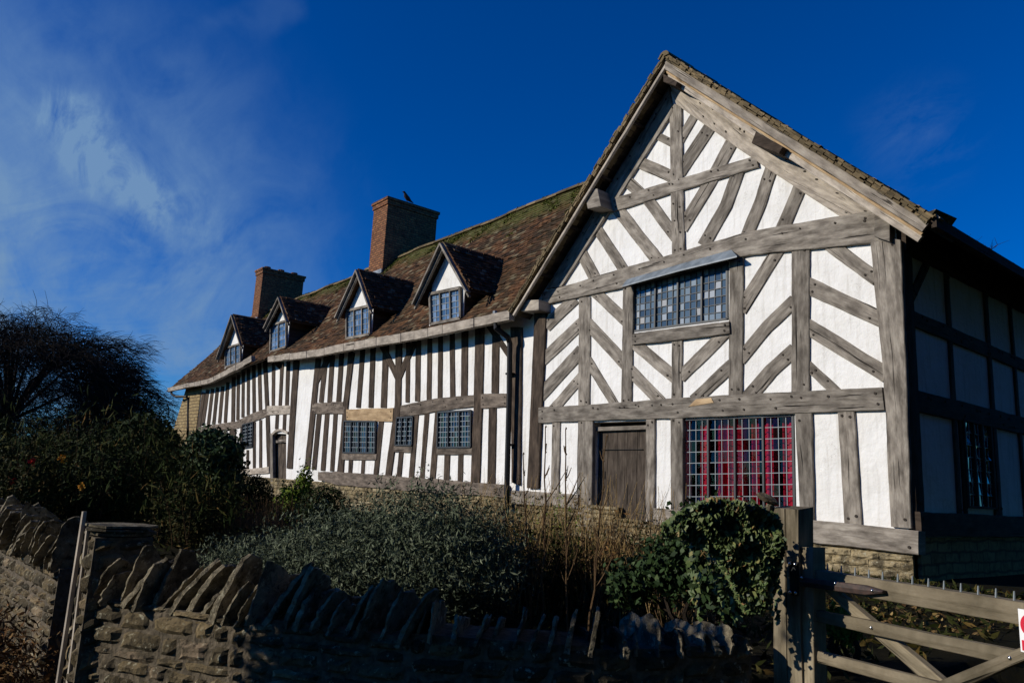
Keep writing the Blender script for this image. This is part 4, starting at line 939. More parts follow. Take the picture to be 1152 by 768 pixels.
# hinge plate with four bolts, on the post
mb=MB(); hp=[onG(887.5,629,.03),onG(896.5,629,.03),onG(896.5,665,.03),onG(887.5,665,.03)]
c0=fl+ex*(wd*.80)-ey*.006; 
def pz(py): return C[2]+(567-py)/860*3.7
z0_,z1_=dep(892,665,3.7)[2],dep(892,629,3.7)[2]
mb.hexa([c0-ex*.02+Vector((0,0,z0_)),c0+ex*.025+Vector((0,0,z0_)),c0+ex*.025+ey*.02+Vector((0,0,z0_)),c0-ex*.02+ey*.02+Vector((0,0,z0_)),c0-ex*.02+Vector((0,0,z1_)),c0+ex*.025+Vector((0,0,z1_)),c0+ex*.025+ey*.02+Vector((0,0,z1_)),c0-ex*.02+ey*.02+Vector((0,0,z1_))])
mb.build('hinge_plate','iron',root)
for zz_ in (z0_+.012,z1_-.012):
    for s_ in (-.011,.016): c=c0+ex*s_+Vector((0,0,zz_)); mb=MB(); mb.tube([c,c-ey*.014,c-ey*.018],[.0085,.008,.004],8); mb.build('bolt','bolt',root,smooth=True)
G=empty('field_gate',(gA[0],gA[1],0),'weathered wooden five bar field gate with spikes along its top rail','gate')
def gbar(name,A,B,off,th,m_='gate_wood'):   # quad strips on the gate plane given by edge pixels
    A=[onG(*p,off) for p in A];B=[onG(*p,off) for p in B]
    return timber(name,[np.array(a) for a in A],[np.array(b_) for b_ in B],m_,G,nrm=(gn[0],gn[1],0),proud=0.0,back=th,pegs=(False,False),wob=0.0025)
E2=1330
def ex2(p0,p1,x): t=(x-p0[0])/(p1[0]-p0[0]); return (x,p0[1]+(p1[1]-p0[1])*t)
gbar('hinge_stile',[(897,615),(897,900)],[(915,615),(918,900)],0.012,0.07)
gbar('top_rail',[(914,640),(1152,677.5)],[(914,660),(1152,703)],0.0,0.06)
gbar('top_rail',[(1152,677.5),(1260,697)],[(1152,703),(1260,724)],0.0,0.06)
gbar('rail',[(917,685.5),ex2((918,685.5),(1132,729),1260)],[(917,698.5),ex2((918,698.5),(1080,735),1260)],-0.005,0.03)
gbar('rail',[(917,731),ex2((918,731),(1054,766),1260)],[(917,744),ex2((918,744),(990,764),1260)],-0.005,0.03)
gbar('rail',[(917,778),(1200,858)],[(917,792),(1200,880)],-0.005,0.03)
gbar('diagonal_brace',[(939,662),(1080,780)],[(927,663),(1050,776)],-0.04,0.03)
gbar('diagonal_brace',[(1010,785),(1152,726),(1240,690)],[(1022,800),(1152,742),(1240,706)],0.028,0.03)
A=[onG(897,648.5,.03),onG(985,659.5,.03),onG(993,664,.03)];B=[onG(897,658.5,.03),onG(985,670.5,.03),onG(993,667,.03)]
timber('hinge_strap',[np.array(a) for a in A],[np.array(b_) for b_ in B],'strap_iron',G,nrm=(gn[0],gn[1],0),proud=0.0,back=.022,pegs=(False,False),wob=0)
for (x,y,o_) in ((902,649.5,.032),(940,656,.032),(981.5,664,.032),(980.5,705.5,.0),(1136.5,739.5,.032)):
    c=Vector(onG(x,y,o_)); g3=Vector((gn[0],gn[1],0)); mb=MB(); mb.tube([c-g3*.01,c+g3*.004,c+g3*.008],[.008,.0075,.003],8); mb.build('bolt','bolt',G,smooth=True)
for i,px in enumerate((931,946.5,962,977.5,993,1010,1026.5,1044.5,1062,1081,1100.5,1120.5,1141)):
    t=(px-914)/(1152-914); yb=640+t*37.5; b_=onG(px,yb+2,-.02); a=onG(px,yb-9.0-t*2.5,-.02); 
    mb=MB(); mb.tube([b_,(Vector(a)+Vector(b_))/2,Vector(a)],[.0042,.004,.0025],6); mb.build('spike','lead_came',G)
# sign board fixed to the gate: white board, red ring and red strip
s0=onG(1145,684,.05); sgn=empty('warning_sign',(s0[0],s0[1],1.2),'white warning sign with a red ring and a red strip, fixed to the gate','sign')
gx=Vector((gd[0],gd[1],0)); gN=Vector((gn[0],gn[1],0)); zt_=s0[2]; zb_=onG(1147,732,.05)[2]; O=Vector((s0[0],s0[1],0)); wS=.105; hS=zt_-zb_
def pt(u,v,o_=0): return O+gx*u+gN*o_+Vector((0,0,zt_-v))
mb=MB(); mb.hexa([pt(0,hS),pt(wS,hS),pt(wS,hS,-.004),pt(0,hS,-.004),pt(0,0),pt(wS,0),pt(wS,0,-.004),pt(0,0,-.004)]); mb.build('sign_board','sign_white',sgn)
mb=MB(); cc=(.046,hS*.36); vs=[]
for q in range(40):
    t=2*math.pi*q/40
    for r_ in (.028,.040): vs.append(pt(cc[0]+math.cos(t)*r_,cc[1]+math.sin(t)*r_,.002))
mb.add(vs,[(2*q,2*q+1,(2*q+3)%80,(2*q+2)%80) for q in range(40)])
mb.add([pt(cc[0]-.025,cc[1]-.018,.003),pt(cc[0]-.018,cc[1]-.025,.003),pt(cc[0]+.025,cc[1]+.018,.003),pt(cc[0]+.018,cc[1]+.025,.003)],[(0,1,2,3)]); mb.build('red_ring','sign_red',sgn)
mb=MB(); mb.add([pt(.007,hS*.72,.002),pt(wS-.007,hS*.72,.002),pt(wS-.007,hS*.96,.002),pt(.007,hS*.96,.002)],[(0,3,2,1)]); mb.build('red_strip','sign_red',sgn)

# bird on the nearer chimney
bp=onX(457.5,229,p[0]-.3) if False else None
bx=-18.9; by=3.9
cz=None
P1=onY(437.8,221,cY); bpos=onX(457.8,231,P1[0]-0.45)
root=empty('bird',(bpos[0],bpos[1],P1[2]+0.02),'small dark bird perched on top of the nearer chimney','bird')
mb=MB(); b0=Vector((bpos[0],bpos[1],P1[2]+0.17)); 
mb.tube([b0+Vector((0,.26,.06)),b0+Vector((0,.14,.10)),b0+Vector((0,.02,.16)),b0+Vector((0,-.08,.24)),b0+Vector((0,-.12,.33)),b0+Vector((0,-.16,.37)),b0+Vector((0,-.24,.35))],[.015,.04,.085,.08,.045,.04,.008],8)
for s_ in (-.025,.025): mb.tube([b0+Vector((s_,0,.10)),b0+Vector((s_,-.01,-.01))],.008,5)
mb.build('bird_body','feather',root,smooth=True)

# ================================================================== VEGETATION
def fast_leaves(name,cen,nrm,size,matn,parent=None,aspect=0.5,fold=0.25):
    n_=len(cen); cen=np.asarray(cen,float); nrm=nrm/np.maximum(np.linalg.norm(nrm,axis=1,keepdims=True),1e-6)
    rd=rng.normal(size=(n_,3)); t=np.cross(nrm,rd); t/=np.maximum(np.linalg.norm(t,axis=1,keepdims=True),1e-6); b=np.cross(nrm,t)
    s=size*rng.uniform(.6,1.3,(n_,1)); 
    v=np.empty((n_,4,3)); v[:,0]=cen-t*s; v[:,1]=cen+b*s*aspect+nrm*s*fold*rng.uniform(-1,1,(n_,1)); v[:,2]=cen+t*s; v[:,3]=cen-b*s*aspect+nrm*s*fold*rng.uniform(-1,1,(n_,1))
    me=bpy.data.meshes.new(name); me.vertices.add(4*n_); me.vertices.foreach_set('co',v.reshape(-1)); me.loops.add(4*n_); me.loops.foreach_set('vertex_index',np.arange(4*n_))
    me.polygons.add(n_); me.polygons.foreach_set('loop_start',np.arange(0,4*n_,4)); me.polygons.foreach_set('loop_total',np.full(n_,4)); me.update(calc_edges=True); me.validate()
    me.materials.append(M[matn]); o=bpy.data.objects.new(name,me); COL.objects.link(o)
    if parent is not None: o.parent=parent; o.matrix_parent_inverse=pinv(parent)
    return o
def blob_pts(c,r,n_,shell=.55,rough=.22,fr=3.0):
    d=rng.normal(size=(n_,3)); d/=np.linalg.norm(d,axis=1,keepdims=True); rad=1-rng.random(n_)**2*shell
    c=np.array(c);r=np.array(r)
    dis=np.array([noise.noise(Vector(q*fr)+Vector(c)) for q in d])*rough*2+np.array([noise.noise(Vector(q*fr*3)+Vector(c)) for q in d])*rough
    p=c+d*r*(rad*(1+dis))[:,None]; return p,d
def bush(label,cat,base,blobs,n_,size,matn,name='shrub',group=None,aspect=.5,stem=True,rough=.22,up=0.,shell=.55,fr=3.0):
    base=np.array(base,float); root=empty(name,base,label,cat,group)
    tv=sum(r[0]*r[2] for _,r in blobs); P_=[];D_=[]
    for c,r in blobs:
        p,d=blob_pts(base+np.array(c),r,int(n_*r[0]*r[2]/tv),shell,rough,fr); P_.append(p);D_.append(d)
    P_=np.vstack(P_);D_=np.vstack(D_); k_=P_[:,2]>base[2]+.02; P_=P_[k_];D_=D_[k_]
    nn=D_+rng.normal(size=D_.shape)*.7
    if up: nn[:,2]*=(1-up)
    fast_leaves('foliage',P_,nn,size,matn,root,aspect)
    if stem:
        mb=MB()
        for q in range(7):
            c,r=random.choice(blobs); t=Vector(base)+Vector(c)+Vector((random.uniform(-.6,.6)*r[0],random.uniform(-.6,.6)*r[1],random.uniform(-.1,.5)*r[2])); m_=(Vector(base)+t)/2+Vector((random.uniform(-.1,.1),random.uniform(-.1,.1),0))
            mb.tube([Vector(base)+Vector((random.uniform(-.08,.08),random.uniform(-.08,.08),-.05)),m_,t],[.02,.014,.006],5)
        mb.build('stems','bark',root)
    return root
def gp_(px,py,d,z=None):
    p=dep(px,py,d); return np.array([p[0],p[1],terrain(p[0],p[1]) if z is None else z])
def spikes(root,base,n_,spread,h,matn,nm='stems',r=.006,lean=.35,kink=.12,seg=4,branch=2):
    mb=MB(); base=Vector(base)
    for _ in range(n_):
        a=base+Vector((random.uniform(-spread[0],spread[0]),random.uniform(-spread[1],spread[1]),-.03)); d=Vector((random.uniform(-lean,lean),random.uniform(-lean,lean),1)).normalized(); L=h*random.uniform(.5,1.)
        pts=[a]; 
        for s_ in range(seg): d=(d+Vector((random.uniform(-kink,kink),random.uniform(-kink,kink),random.uniform(-.04,.08)))).normalized(); pts.append(pts[-1]+d*L/seg)
        mb.tube(pts,[r*(1-.7*i/seg) for i in range(seg+1)],4,cap=False)
        for _b in range(random.randint(0,branch)):
            i=random.randint(1,seg-1); dd=(d+Vector((random.uniform(-.8,.8),random.uniform(-.8,.8),.2))).normalized(); q=pts[i]; mb.tube([q,q+dd*L*.15,q+dd*L*.3+Vector((0,0,L*.05))],[r*.5,r*.4,r*.2],3,cap=False)
    return mb.build(nm,matn,root)
# lavender hedge, three overlapping bushes
for (px,d,c,r,n_,lab) in ((300,6.6,(0,0,.14),(.72,.5,.26),8000,'low left end bush of silvery lavender spilling toward the stone wall'),
                  (395,5.9,(0,0,.33),(.75,.55,.37),14000,'broad silvery grey lavender bush behind the middle of the stone wall'),
                  (478,5.5,(0,0,.47),(.66,.5,.42),15000,'tallest silvery lavender bush, nearest the dry brown stems')):
    b0=gp_(px,600,d); bush(lab,'lavender bush',b0,[(c,r),((.35,.1,c[2]*.8),(r[0]*.6,r[1]*.8,r[2]*.75)),((-.35,.15,c[2]*.7),(r[0]*.6,r[1]*.8,r[2]*.7))],int(n_*2.0),.018,'leaf_lavender','lavender_bush','lavender bushes behind the wall',aspect=.25,rough=.3,fr=6)
    P_=np.vstack([blob_pts(b0+np.array(cc_),rr_,int(n_*.35),.12,.3,6)[0] for cc_,rr_ in ((c,r),((.35,.1,c[2]*.8),(r[0]*.6,r[1]*.8,r[2]*.75)),((-.35,.15,c[2]*.7),(r[0]*.6,r[1]*.8,r[2]*.7)))]); P_=P_[P_[:,2]>b0[2]+c[2]*.6]; nn_=rng.normal(size=P_.shape)*np.array([1,1,.12]); fast_leaves('sprigs',P_,nn_,.024,'leaf_sprig_lit',bpy.data.objects[[o.name for o in bpy.data.objects if o.name.startswith('lavender_bush')][-1]],.16)
fast_leaves('moss',MOSS,rng.normal(size=MOSS.shape)*.8+np.array([0,-.6,.8]),.026,'leaf_moss',H,.8)
# round glossy evergreen by the far door, and clipped balls
b0=gp_(232,560,13); bush('round glossy dark evergreen shrub in front of the far end of the house','shrub',b0,[((0,0,.85),(.55,.55,.75)),((.1,0,.5),(.65,.6,.5)),((-.15,0,1.2),(.38,.4,.35)),((.2,.1,1.1),(.4,.4,.4))],9000,.05,'leaf_gloss','evergreen_shrub',rough=.2)
b0=gp_(283,560,13.5); bush('low dark clipped bush between the glossy shrub and the far door','bush',b0,[((0,0,.42),(.38,.38,.40))],4500,.025,'leaf_dark','clipped_bush',rough=.06)
b0=gp_(363,575,12.5); bush('low clipped dark green ball bush right of the far door','bush',b0,[((0,0,.34),(.42,.4,.36))],5000,.022,'leaf_dark','clipped_bush',rough=.06)
b0=gp_(328,575,12.8); bush('bright yellow green feathery plant beside the far door','plant',b0,[((0,0,.35),(.28,.25,.36)),((.18,.1,.62),(.14,.14,.42)),((-.1,0,.3),(.25,.2,.28))],4500,.03,'leaf_bright','feathery_plant',rough=.35)
# warm dead stems near the far door
b0=gp_(300,590,11.5); r_=empty('dead_perennial',b0,'rust brown clump of dead stems below the far door','dead plant'); spikes(r_,b0,140,(.6,.4),.6,'twig',r=.006,lean=.25)
# left bed: mixed shrubs
beds=[(20,540,9,'leaf_olive',(.9,.7,.55),'dark olive rose bush with red flowers at the left edge of the garden',9000,.035),
      (70,545,12,'leaf_olive',(1.1,.8,.8),'tall straggly olive shrub in front of the weeping tree',9000,.035),
      (120,560,9.5,'leaf_dark',(.8,.7,.75),'dark green shrub of upright shoots left of the glossy evergreen',9000,.035),
      (165,560,11,'leaf_dark',(.9,.7,.7),'dark green rosemary like shrub beside the glossy evergreen',9000,.035),
      (215,600,8.5,'leaf_olive',(.55,.5,.4),'yellow green low herb clump just behind the stone pier',5000,.03),
      (-40,560,10,'leaf_dark',(1.2,.8,.8),'dark leafy shrub at the extreme left of the garden bed',7000,.04)]
for px,py,d,m_,r,lab,n_,sz in beds:
    b0=gp_(px,py,d); rt=bush(lab,'shrub',b0,[((0,0,r[2]*.8),r),((.4*r[0],0,r[2]*.6),(r[0]*.6,r[1]*.7,r[2]*.7)),((-.4*r[0],.1,r[2]*.7),(r[0]*.6,r[1]*.7,r[2]*.8))],int(n_*1.8),sz*.75,m_,'garden_shrub','mixed shrubs in the garden bed',aspect=.25,rough=.32,up=.3,shell=.8)
    spikes(rt,b0,26,(r[0]*.8,r[1]*.6),r[2]*2.1,'twig',nm='bare_stems',r=.005)
    P_=np.vstack([blob_pts(b0+np.array([0,0,r[2]*.9]),(r[0]*1.05,r[1],r[2]*1.1),1500,.5,.4,5)[0]]); P_=P_[P_[:,2]>b0[2]+.3]; fast_leaves('shoots',P_,rng.normal(size=P_.shape)*np.array([1,1,.06]),.075,'leaf_shoot',rt,.10)
    if 'red flowers' in lab:
        for fx,fy in ((14,541),(36,519),(70,516),(92,547)):
            q=dep(fx,fy,d-.5); pp=q+rng.normal(size=(26,3))*.018; fast_leaves('flower',pp,rng.normal(size=(26,3)),.018,'petal_red' if fx<50 else 'petal_orange',rt,.8)
# dark evergreen mass and trees beyond
def hedge_at(px,pytop,pybot,wpx,d,m_,lab,name,n_,sz):
    t=dep(px,pytop,d);  gz=terrain(t[0],t[1]); h=t[2]-gz; r=wpx/860*d/2
    bush(lab,'bush',(t[0],t[1],gz),[((0,0,h*.5),(r,r*.8,h*.5)),((r*.4,0,h*.4),(r*.7,r*.7,h*.45)),((-r*.4,0,h*.42),(r*.7,r*.7,h*.45))],n_,sz,m_,name,rough=.08,stem=False)
hedge_at(165,466,540,100,28,'leaf_dark','large rounded dark evergreen bush left of the stone end wall','evergreen_bush',16000,.09)
hedge_at(60,492,560,180,24,'leaf_dark','long dark clipped evergreen bush below the weeping tree','evergreen_bush',14000,.09)
def tree(name,label,base,h,rad,n_main,droop,seed,twig_r=.012,trunk_r=.22,density=1.0,matn='bark',crown_z=.35):
    random.seed(seed); root=empty(name,base,label,'tree'); B0=Vector(base)
    mb=MB(); top=B0+Vector((random.uniform(-.3,.3),random.uniform(-.3,.3),h*crown_z)); mb.tube([B0-Vector((0,0,.2)),(B0+top)/2+Vector((.1,.05,0)),top],[trunk_r*1.2,trunk_r,trunk_r*.8],9); 
    cr=MB(); tips=[]
    for i in range(n_main):
        az=2*math.pi*i/n_main+random.uniform(-.3,.3); el=random.uniform(.25,1.35); L=rad*random.uniform(.75,1.0) if el<.9 else (h*(1-crown_z))*random.uniform(.7,.95)
        d=Vector((math.cos(az)*math.cos(el),math.sin(az)*math.cos(el),math.sin(el))); p=top-Vector((0,0,random.uniform(0,h*.1))); pts=[p]
        for s_ in range(7): d=(d+Vector((random.uniform(-.18,.18),random.uniform(-.18,.18),random.uniform(-.05,.12)-droop*.04*s_))).normalized(); pts.append(pts[-1]+d*L/7)
        mb.tube(pts,[trunk_r*.45*(1-.85*q/7) for q in range(8)],6,cap=False)
        for q in range(1,8):
            for _ in range(int(3*density)+1):
                d2=(d*.5+Vector((random.uniform(-1,1),random.uniform(-1,1),random.uniform(-.3,.8)))).normalized(); L2=rad*random.uniform(.2,.42); pp=[pts[q]]
                for s_ in range(4): d2=(d2+Vector((random.uniform(-.25,.25),random.uniform(-.25,.25),.05-droop*.10*s_))).normalized(); pp.append(pp[-1]+d2*L2/4)
                cr.tube(pp,[twig_r*2.2,twig_r*2,twig_r*1.6,twig_r*1.3,twig_r],3,cap=False)
                for s_ in range(1,5):
                    for __ in range(int(4*density)):
                        d3=(d2*.4+Vector((random.uniform(-1,1),random.uniform(-1,1),random.uniform(-.5,.7)))).normalized(); L3=rad*random.uniform(.08,.2); p3=[pp[s_]]
                        for k_ in range(3): d3=(d3+Vector((random.uniform(-.3,.3),random.uniform(-.3,.3),-droop*.22*k_))).normalized(); p3.append(p3[-1]+d3*L3/3)
                        cr.tube(p3,[twig_r,twig_r*.8,twig_r*.6,twig_r*.4],3,cap=False)
    mb.build('trunk',matn,root); cr.build('crown',matn,root); return root
def weeping(name,label,px,py,d,rx,rz,n_,seed):
    random.seed(seed); t=dep(px,py,d); gz=.2; root=empty(name,(t[0],t[1],gz),label,'tree'); cz=t[2]; mb=MB(); cr=MB(); B0=Vector((t[0],t[1],gz)); top=Vector((t[0],t[1],cz-rz*.3))
    mb.tube([B0-Vector((0,0,.2)),(B0+top)/2+Vector((.15,.1,0)),top],[.34,.28,.22],9)
    for q in range(22):
        az=q*2.4; el=random.uniform(.2,1.4); e=Vector((t[0]+math.cos(az)*math.cos(el)*rx*.85,t[1]+math.sin(az)*math.cos(el)*rx*.85,cz+math.sin(el)*rz*.85)); m_=top*.5+e*.5+Vector((0,0,rz*.2)); mb.tube([top,m_,e],[.12,.07,.03],5,cap=False)
    for q in range(n_):
        az=random.random()*6.283; el=math.asin(random.uniform(-.75,1)); rr=random.uniform(.30,1.0)**.5*(1+.30*noise.noise(Vector((math.cos(az)*2,math.sin(az)*2,el*2+seed)))+.1*noise.noise(Vector((math.cos(az)*6,math.sin(az)*6,el*6))))
        n3=Vector((math.cos(az)*math.cos(el),math.sin(az)*math.cos(el),math.sin(el))); p=Vector((t[0]+n3.x*rx*rr,t[1]+n3.y*rx*rr,cz+n3.z*rz*rr)); dv=Vector((n3.x+random.uniform(-.6,.6),n3.y+random.uniform(-.6,.6),random.uniform(-.1,.75))).normalized(); L=random.uniform(.5,1.45); pts=[p]
        for k_ in range(5): dv=(dv+Vector((random.uniform(-.15,.15),random.uniform(-.15,.15),-.19))).normalized(); pts.append(pts[-1]+dv*L/5)
        r_=random.uniform(.009,.018); cr.tube(pts,[r_,r_*.9,r_*.8,r_*.7,r_*.6,r_*.4],3,cap=False)
        if random.random()<.5:
            d2=(dv+Vector((random.uniform(-1,1),random.uniform(-1,1),random.uniform(-.2,.8)))).normalized(); cr.tube([pts[2],pts[2]+d2*.2,pts[2]+d2*.35-Vector((0,0,.08))],[r_*.7,r_*.5,r_*.3],3,cap=False)
    mb.build('trunk','bark',root); cr.build('crown','bark',root); return root
weeping('weeping_tree','large leafless weeping tree with dense drooping twigs left of the house',14,446,44,7.6,4.7,36000,3)
weeping('weeping_tree','leafless tree at the extreme left edge behind the weeping tree',-150,450,48,7.2,5.0,10000,5)
if 0: tb=dep(35,470,30); tree('weeping_tree','large leafless weeping tree with dense drooping twigs left of the house',(tb[0],tb[1],.2),6.6,5.0,13,1.0,3,twig_r=.016,trunk_r=.28,density=1.5,crown_z=.30)
if 0: tb=dep(-110,470,31); tree('weeping_tree','leafless tree at the extreme left edge behind the weeping tree',(tb[0],tb[1],.2),6.8,5.0,11,.9,5,twig_r=.016,trunk_r=.28,density=1.3,crown_z=.30)
tb=dep(205,470,60); tree('bare_tree','distant bare tree seen between the dark bush and the stone end wall',(tb[0],tb[1],0),6.6,3.4,9,.2,8,twig_r=.022,trunk_r=.2)
tb=dep(1052,250,32); tree('bare_tree','bare tree whose top twigs show above the right end of the roof',(tb[0],tb[1],0),tb[2]+3.4,2.6,10,-.2,12,twig_r=.011,trunk_r=.2,crown_z=.6)
random.seed(99)
# bed between the wall and the wing: dry stems, green tufts
b0=gp_(650,640,5.6)
dz=[(590,6.0,'leaf_olive',(.42,.3,.42),'olive green tuft among dry stems near the downpipe'),(645,6.0,'leaf_olive',(.42,.3,.40),'russet dead fern clump in front of the wing door'),(700,5.8,'leaf_dry',(.42,.3,.36),'brown withered plant clump left of the ivy'),(550,6.8,'leaf_olive',(.45,.3,.44),'green shrub below the foot of the downpipe'),(735,5.4,'leaf_olive',(.30,.3,.38),'low olive green plant against the left edge of the ivy'),(620,7.4,'leaf_bright',(.36,.3,.42),'yellow green plant close to the plinth left of the wing door')]
for px,d,m_,r,lab in dz:
    b0=gp_(px,640,d); rt=bush(lab,'plant',b0,[((0,0,r[2]*.8),r),((.2,.1,r[2]*.6),(r[0]*.7,r[1]*.7,r[2]*.8))],4200,.024,m_,'border_plant','dying plants in the border by the wing door',aspect=.22,rough=.5,shell=.95)
    spikes(rt,b0,50,(.4,.25),1.0,'twig',nm='dry_stems',r=.0045,lean=.45,kink=.25,branch=3); spikes(rt,b0,60,(.42,.25),1.15,'straw',nm='straw_stems',r=.0035,lean=.35,kink=.18,branch=1)
# tall bare stems
for px,tx,ty,d,lab in ((612,614,480,5.2,'tall bare leaning stem, left one of the pair before the wing wall'),(640,636,482,5.1,'tall bare upright stem just left of the wing door'),(664,682,490,5.0,'tall pale curved stem crossing the wing door'),(600,588,510,5.3,'short bare stem beside the downpipe')):
    a=gp_(px,640,d); t=dep(tx,ty,d); rt=empty('dead_seed_plant',a,lab,'dead plant','tall bare stems'); mb=MB(); a=Vector(a); t=Vector(t)
    pts=[a+(t-a)*q/8+Vector((random.uniform(-.012,.012),random.uniform(-.012,.012),0)) for q in range(9)]; mb.tube(pts,[.009*(1-.6*q/8) for q in range(9)],5)
    for q in range(2,8):
        for s_ in range(2):
            dd=Vector((random.uniform(-.7,.7),random.uniform(-.7,.7),1)).normalized(); L=random.uniform(.05,.28)*(1 if q<6 else .3); mb.tube([pts[q],pts[q]+dd*L*.5,pts[q]+dd*L+Vector((0,0,.02))],[.004,.0035,.002],4,cap=False)
    for q in range(3,9):
        c=pts[q]; mb.tube([c+Vector((.004,0,-.008)),c+Vector((.006,0,0)),c+Vector((.004,0,.01))],[.002,.007,.002],5)
    mb.build('stem','twig',rt)
# ivy over the wall by the gate post
def ivy():
    base=np.array([1.9,-7.2,0.9]); root=empty('ivy',base,'dense green ivy hanging over the stone wall beside the gate post','ivy')
    P_=[];D_=[]
    poly=[(745,590),(768,574),(800,560),(850,568),(874,580),(884,612),(878,640),(872,664),(858,690),(838,688),(822,655),(800,622),(770,606),(745,602)]
    def inside(x,y):
        r=False
        for (x0,y0),(x1,y1) in zip(poly,poly[1:]+poly[:1]):
            if (y0>y)!=(y1>y) and x<(x1-x0)*(y-y0)/(y1-y0)+x0: r=not r
        return r
    a=np.array([1.83,-7.50,0.]);b_=np.array([2.19,-6.66,0.]);out=np.array([b_[1]-a[1],-(b_[0]-a[0]),0]);out/=np.linalg.norm(out)
    while len(P_)<9000:
        x=random.uniform(735,886)+random.gauss(0,4);y=random.uniform(558,694)+random.gauss(0,4)
        if not inside(x,y): continue
        o_=.05+.09*random.random()+.05*noise.noise(Vector((x*.04,y*.04,3)))
        r_=ray(x,y); p=C+(((a+out*.08-C)@out)/(r_@out))*r_
        q_=(x-740)/140; r_=ray(x,y); oo=o_+.17*q_; p=C+(((a+out*oo-C)@out)/(r_@out))*r_; P_.append(p); D_.append((-.3,-.9,.2+random.uniform(-.3,.5)))
    fast_leaves('foliage',np.array(P_),np.array(D_)+rng.normal(size=(len(P_),3))*.5,.016,'ivy',root,.75)
    L_=[]
    for q in range(26):
        x=random.uniform(775,872); y=random.uniform(600,650); n_=random.randint(10,26)
        for k_ in range(n_):
            x+=random.gauss(0,1.3); y+=2.6; r_=ray(x,y); L_.append(C+(((a+out*random.uniform(.05,.12)-C)@out)/(r_@out))*r_)
    fast_leaves('trailing_leaves',np.array(L_),np.array([[-.3,-.9,.2]]*len(L_))+rng.normal(size=(len(L_),3))*.5,.021,'ivy',root,.7)
    for (fx,fy) in ((829,581),(836,583)): pp=dep(fx,fy,3.55)+rng.normal(size=(20,3))*.008; fast_leaves('flower',pp,rng.normal(size=(20,3)),.01,'petal_red',root,.8)
ivy()
b0=gp_(800,600,4.35); bush('dark bushy evergreen behind the wall left of the gate post','shrub',b0,[((0,0,.58),(.26,.24,.30)),((.16,.14,.66),(.2,.2,.22)),((-.24,-.1,.50),(.17,.16,.16)),((-.42,-.2,.40),(.14,.14,.13))],8000,.022,'leaf_gloss','evergreen_shrub',rough=.3,aspect=.6)
# dry clump and stones on top of the wall end next to the post
b0=np.array([2.02,-6.70,1.33]); rt=bush('tuft of dry brown grass lying on the wall beside the gate post top','dry grass',b0,[((0,0,.10),(.14,.10,.09))],900,.022,'leaf_litter','grass_tuft',aspect=.15,stem=False)
for (px,py,w_,h_,lab) in ((864,561,26,9,'long pale stone lying on the wall top touching the gate post'),(866,571,10,16,'small pale stone wedged under the long stone by the gate post')):
    c=Vector(dep(px,py,3.75)); bm=bmesh.new(); bmesh.ops.create_icosphere(bm,subdivisions=2,radius=1)
    for v in bm.verts: v.co=v.co*(1+.3*noise.noise(v.co*1.7+c)); v.co=Vector((v.co.x*w_/460,v.co.y*.05,v.co.z*h_/460)); 
    bmesh.ops.rotate(bm,verts=bm.verts,cent=(0,0,0),matrix=Matrix.Rotation(.5,3,'Y')@Matrix.Rotation(.6,3,'Z'))
    me=bpy.data.meshes.new('loose_stone'); bm.to_mesh(me); bm.free(); me.materials.append(M['wall_stone']); o=bpy.data.objects.new('loose_stone',me); o.location=c; COL.objects.link(o); tag(o,lab,'stone')
# behind the gate: leaf litter and a low plant
for (px,py,m_,n_,lab) in ((950,690,'leaf_bright',900,'small bright green plant on the ground behind the gate hinge'),(915,757,'leaf_bright',250,'tiny green plant with a lilac flower at the foot of the gate')):
    p_=onG(px,py,-.9); b0=np.array([p_[0],p_[1],terrain(p_[0],p_[1])]); hh=max(.1,p_[2]-b0[2]); rt=bush(lab,'plant',b0,[((0,0,hh*.8),(.10,.10,hh*.35))],n_,.02,m_,'small_plant',rough=.4)
    if 'lilac' in lab: fast_leaves('flower',p_+np.array([0,0,.01])+rng.normal(size=(16,3))*.008,rng.normal(size=(16,3)),.01,'petal_pink',rt,.8)
n_=700; xy=np.column_stack([rng.uniform(.2,1.9,n_),rng.uniform(-3.6,-.6,n_)]); P_=np.array([(x,y,terrain(x,y)+.015) for x,y in xy]); tag(fast_leaves('leaf_litter',P_,rng.normal(size=(n_,3))*.4+np.array([0,0,1]),.028,'leaf_litter',None,.6),kind='stuff')
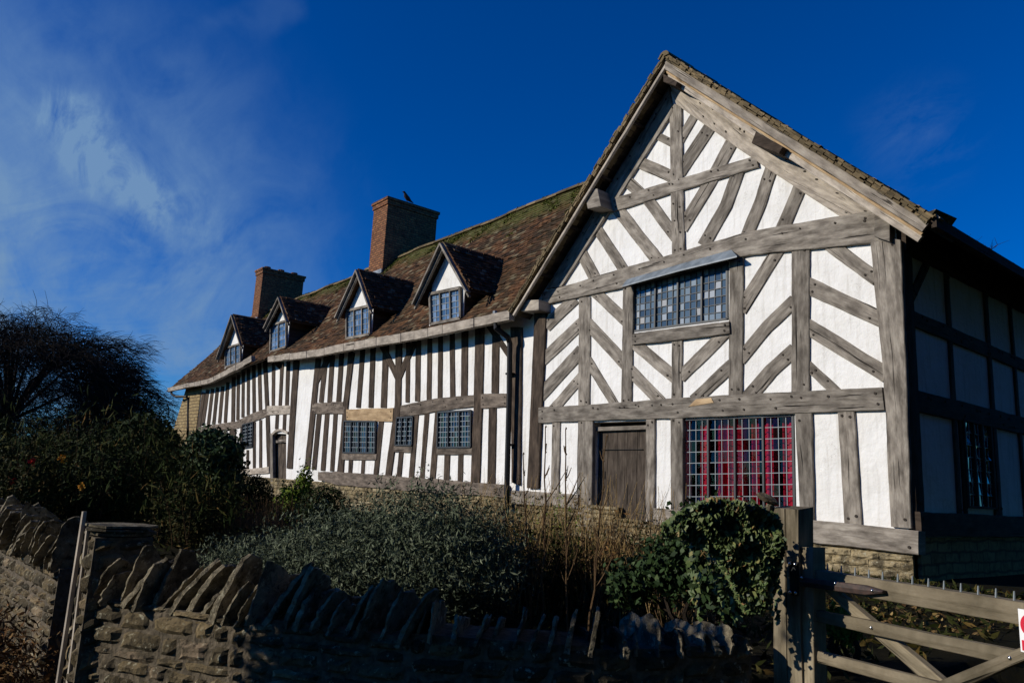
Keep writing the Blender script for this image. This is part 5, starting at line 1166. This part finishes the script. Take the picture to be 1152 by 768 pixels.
n_=26000; xy=np.column_stack([rng.uniform(-24,2.1,n_),rng.uniform(-8.6,0,n_)]); P_=np.array([(x,y,terrain(x,y)+.03) for x,y in xy]); tag(fast_leaves('ground_cover',P_,rng.normal(size=(n_,3))*.8+np.array([0,0,.6]),.05,'leaf_olive',None,.25),kind='stuff')
b0=gp_(8,735,4.35); bush('low brown weedy plant at the foot of the far wall by the gap','plant',b0,[((0,0,.28),(.34,.3,.34)),((-.3,0,.4),(.3,.3,.4))],5000,.03,'leaf_dry','weedy_plant',aspect=.2,rough=.4,shell=.9)
# rough grass bank in front of the far wall
n_=14000; xy=np.column_stack([rng.uniform(-8,-1.2,n_),rng.uniform(-11.2,-9.3,n_)]); P_=np.array([(x,y,terrain(x,y)+.04+random.random()*.10) for x,y in xy]); tag(fast_leaves('grass_bank',P_,rng.normal(size=(n_,3))*np.array([1,1,.2]),.05,'leaf_dry',None,.12),kind='stuff')

# unseen evergreens added to shape the light, behind the camera and beside the wing
bush('narrow dark yew added out of view to shade the foreground wall','shrub',(-.31,-10.81,0),[((0,0,1.35),(.34,.34,1.45)),((0,0,2.25),(.28,.28,.78)),((.24,-.12,1.5),(.19,.19,1.62))],19000,.04,'leaf_dark','yew_shade_caster')  # added caster, shaped so its shadow darkens the wall below the ivy
for q,(x_,y_,h_) in enumerate(((8.5,-13.0,11.),(12,-9.,11.),(5.4,-15.5,9.5))): bush(('nearest','farther','left hand')[q]+' broad evergreen added behind the camera to block sky light','tree',(x_,y_,0),[((0,0,h_*.5),(2.4,1.7,h_*.5))],9000,.17,'leaf_dark','sky_blocker_tree',group='added sky blockers across the lane')  # added out of view to cut sky light on the foreground
for q,(x_,y_,h_) in enumerate(((5.4,1.0,9.5),(6.2,5.5,10.5),(6.4,10.0,10.0),(7.0,-4.0,10.5))):
    bush(('nearest','second','third','roadside')[q]+' tall dark evergreen added out of view right of the wing to block sky light','tree',(x_,y_,terrain(x_,y_)),[((0,0,h_*.5),(1.7,2.5,h_*.5))],9000,.17,'leaf_dark','sky_blocker_tree',group='added sky blockers beside the drive')  # added out of view to keep sky light off the side wall
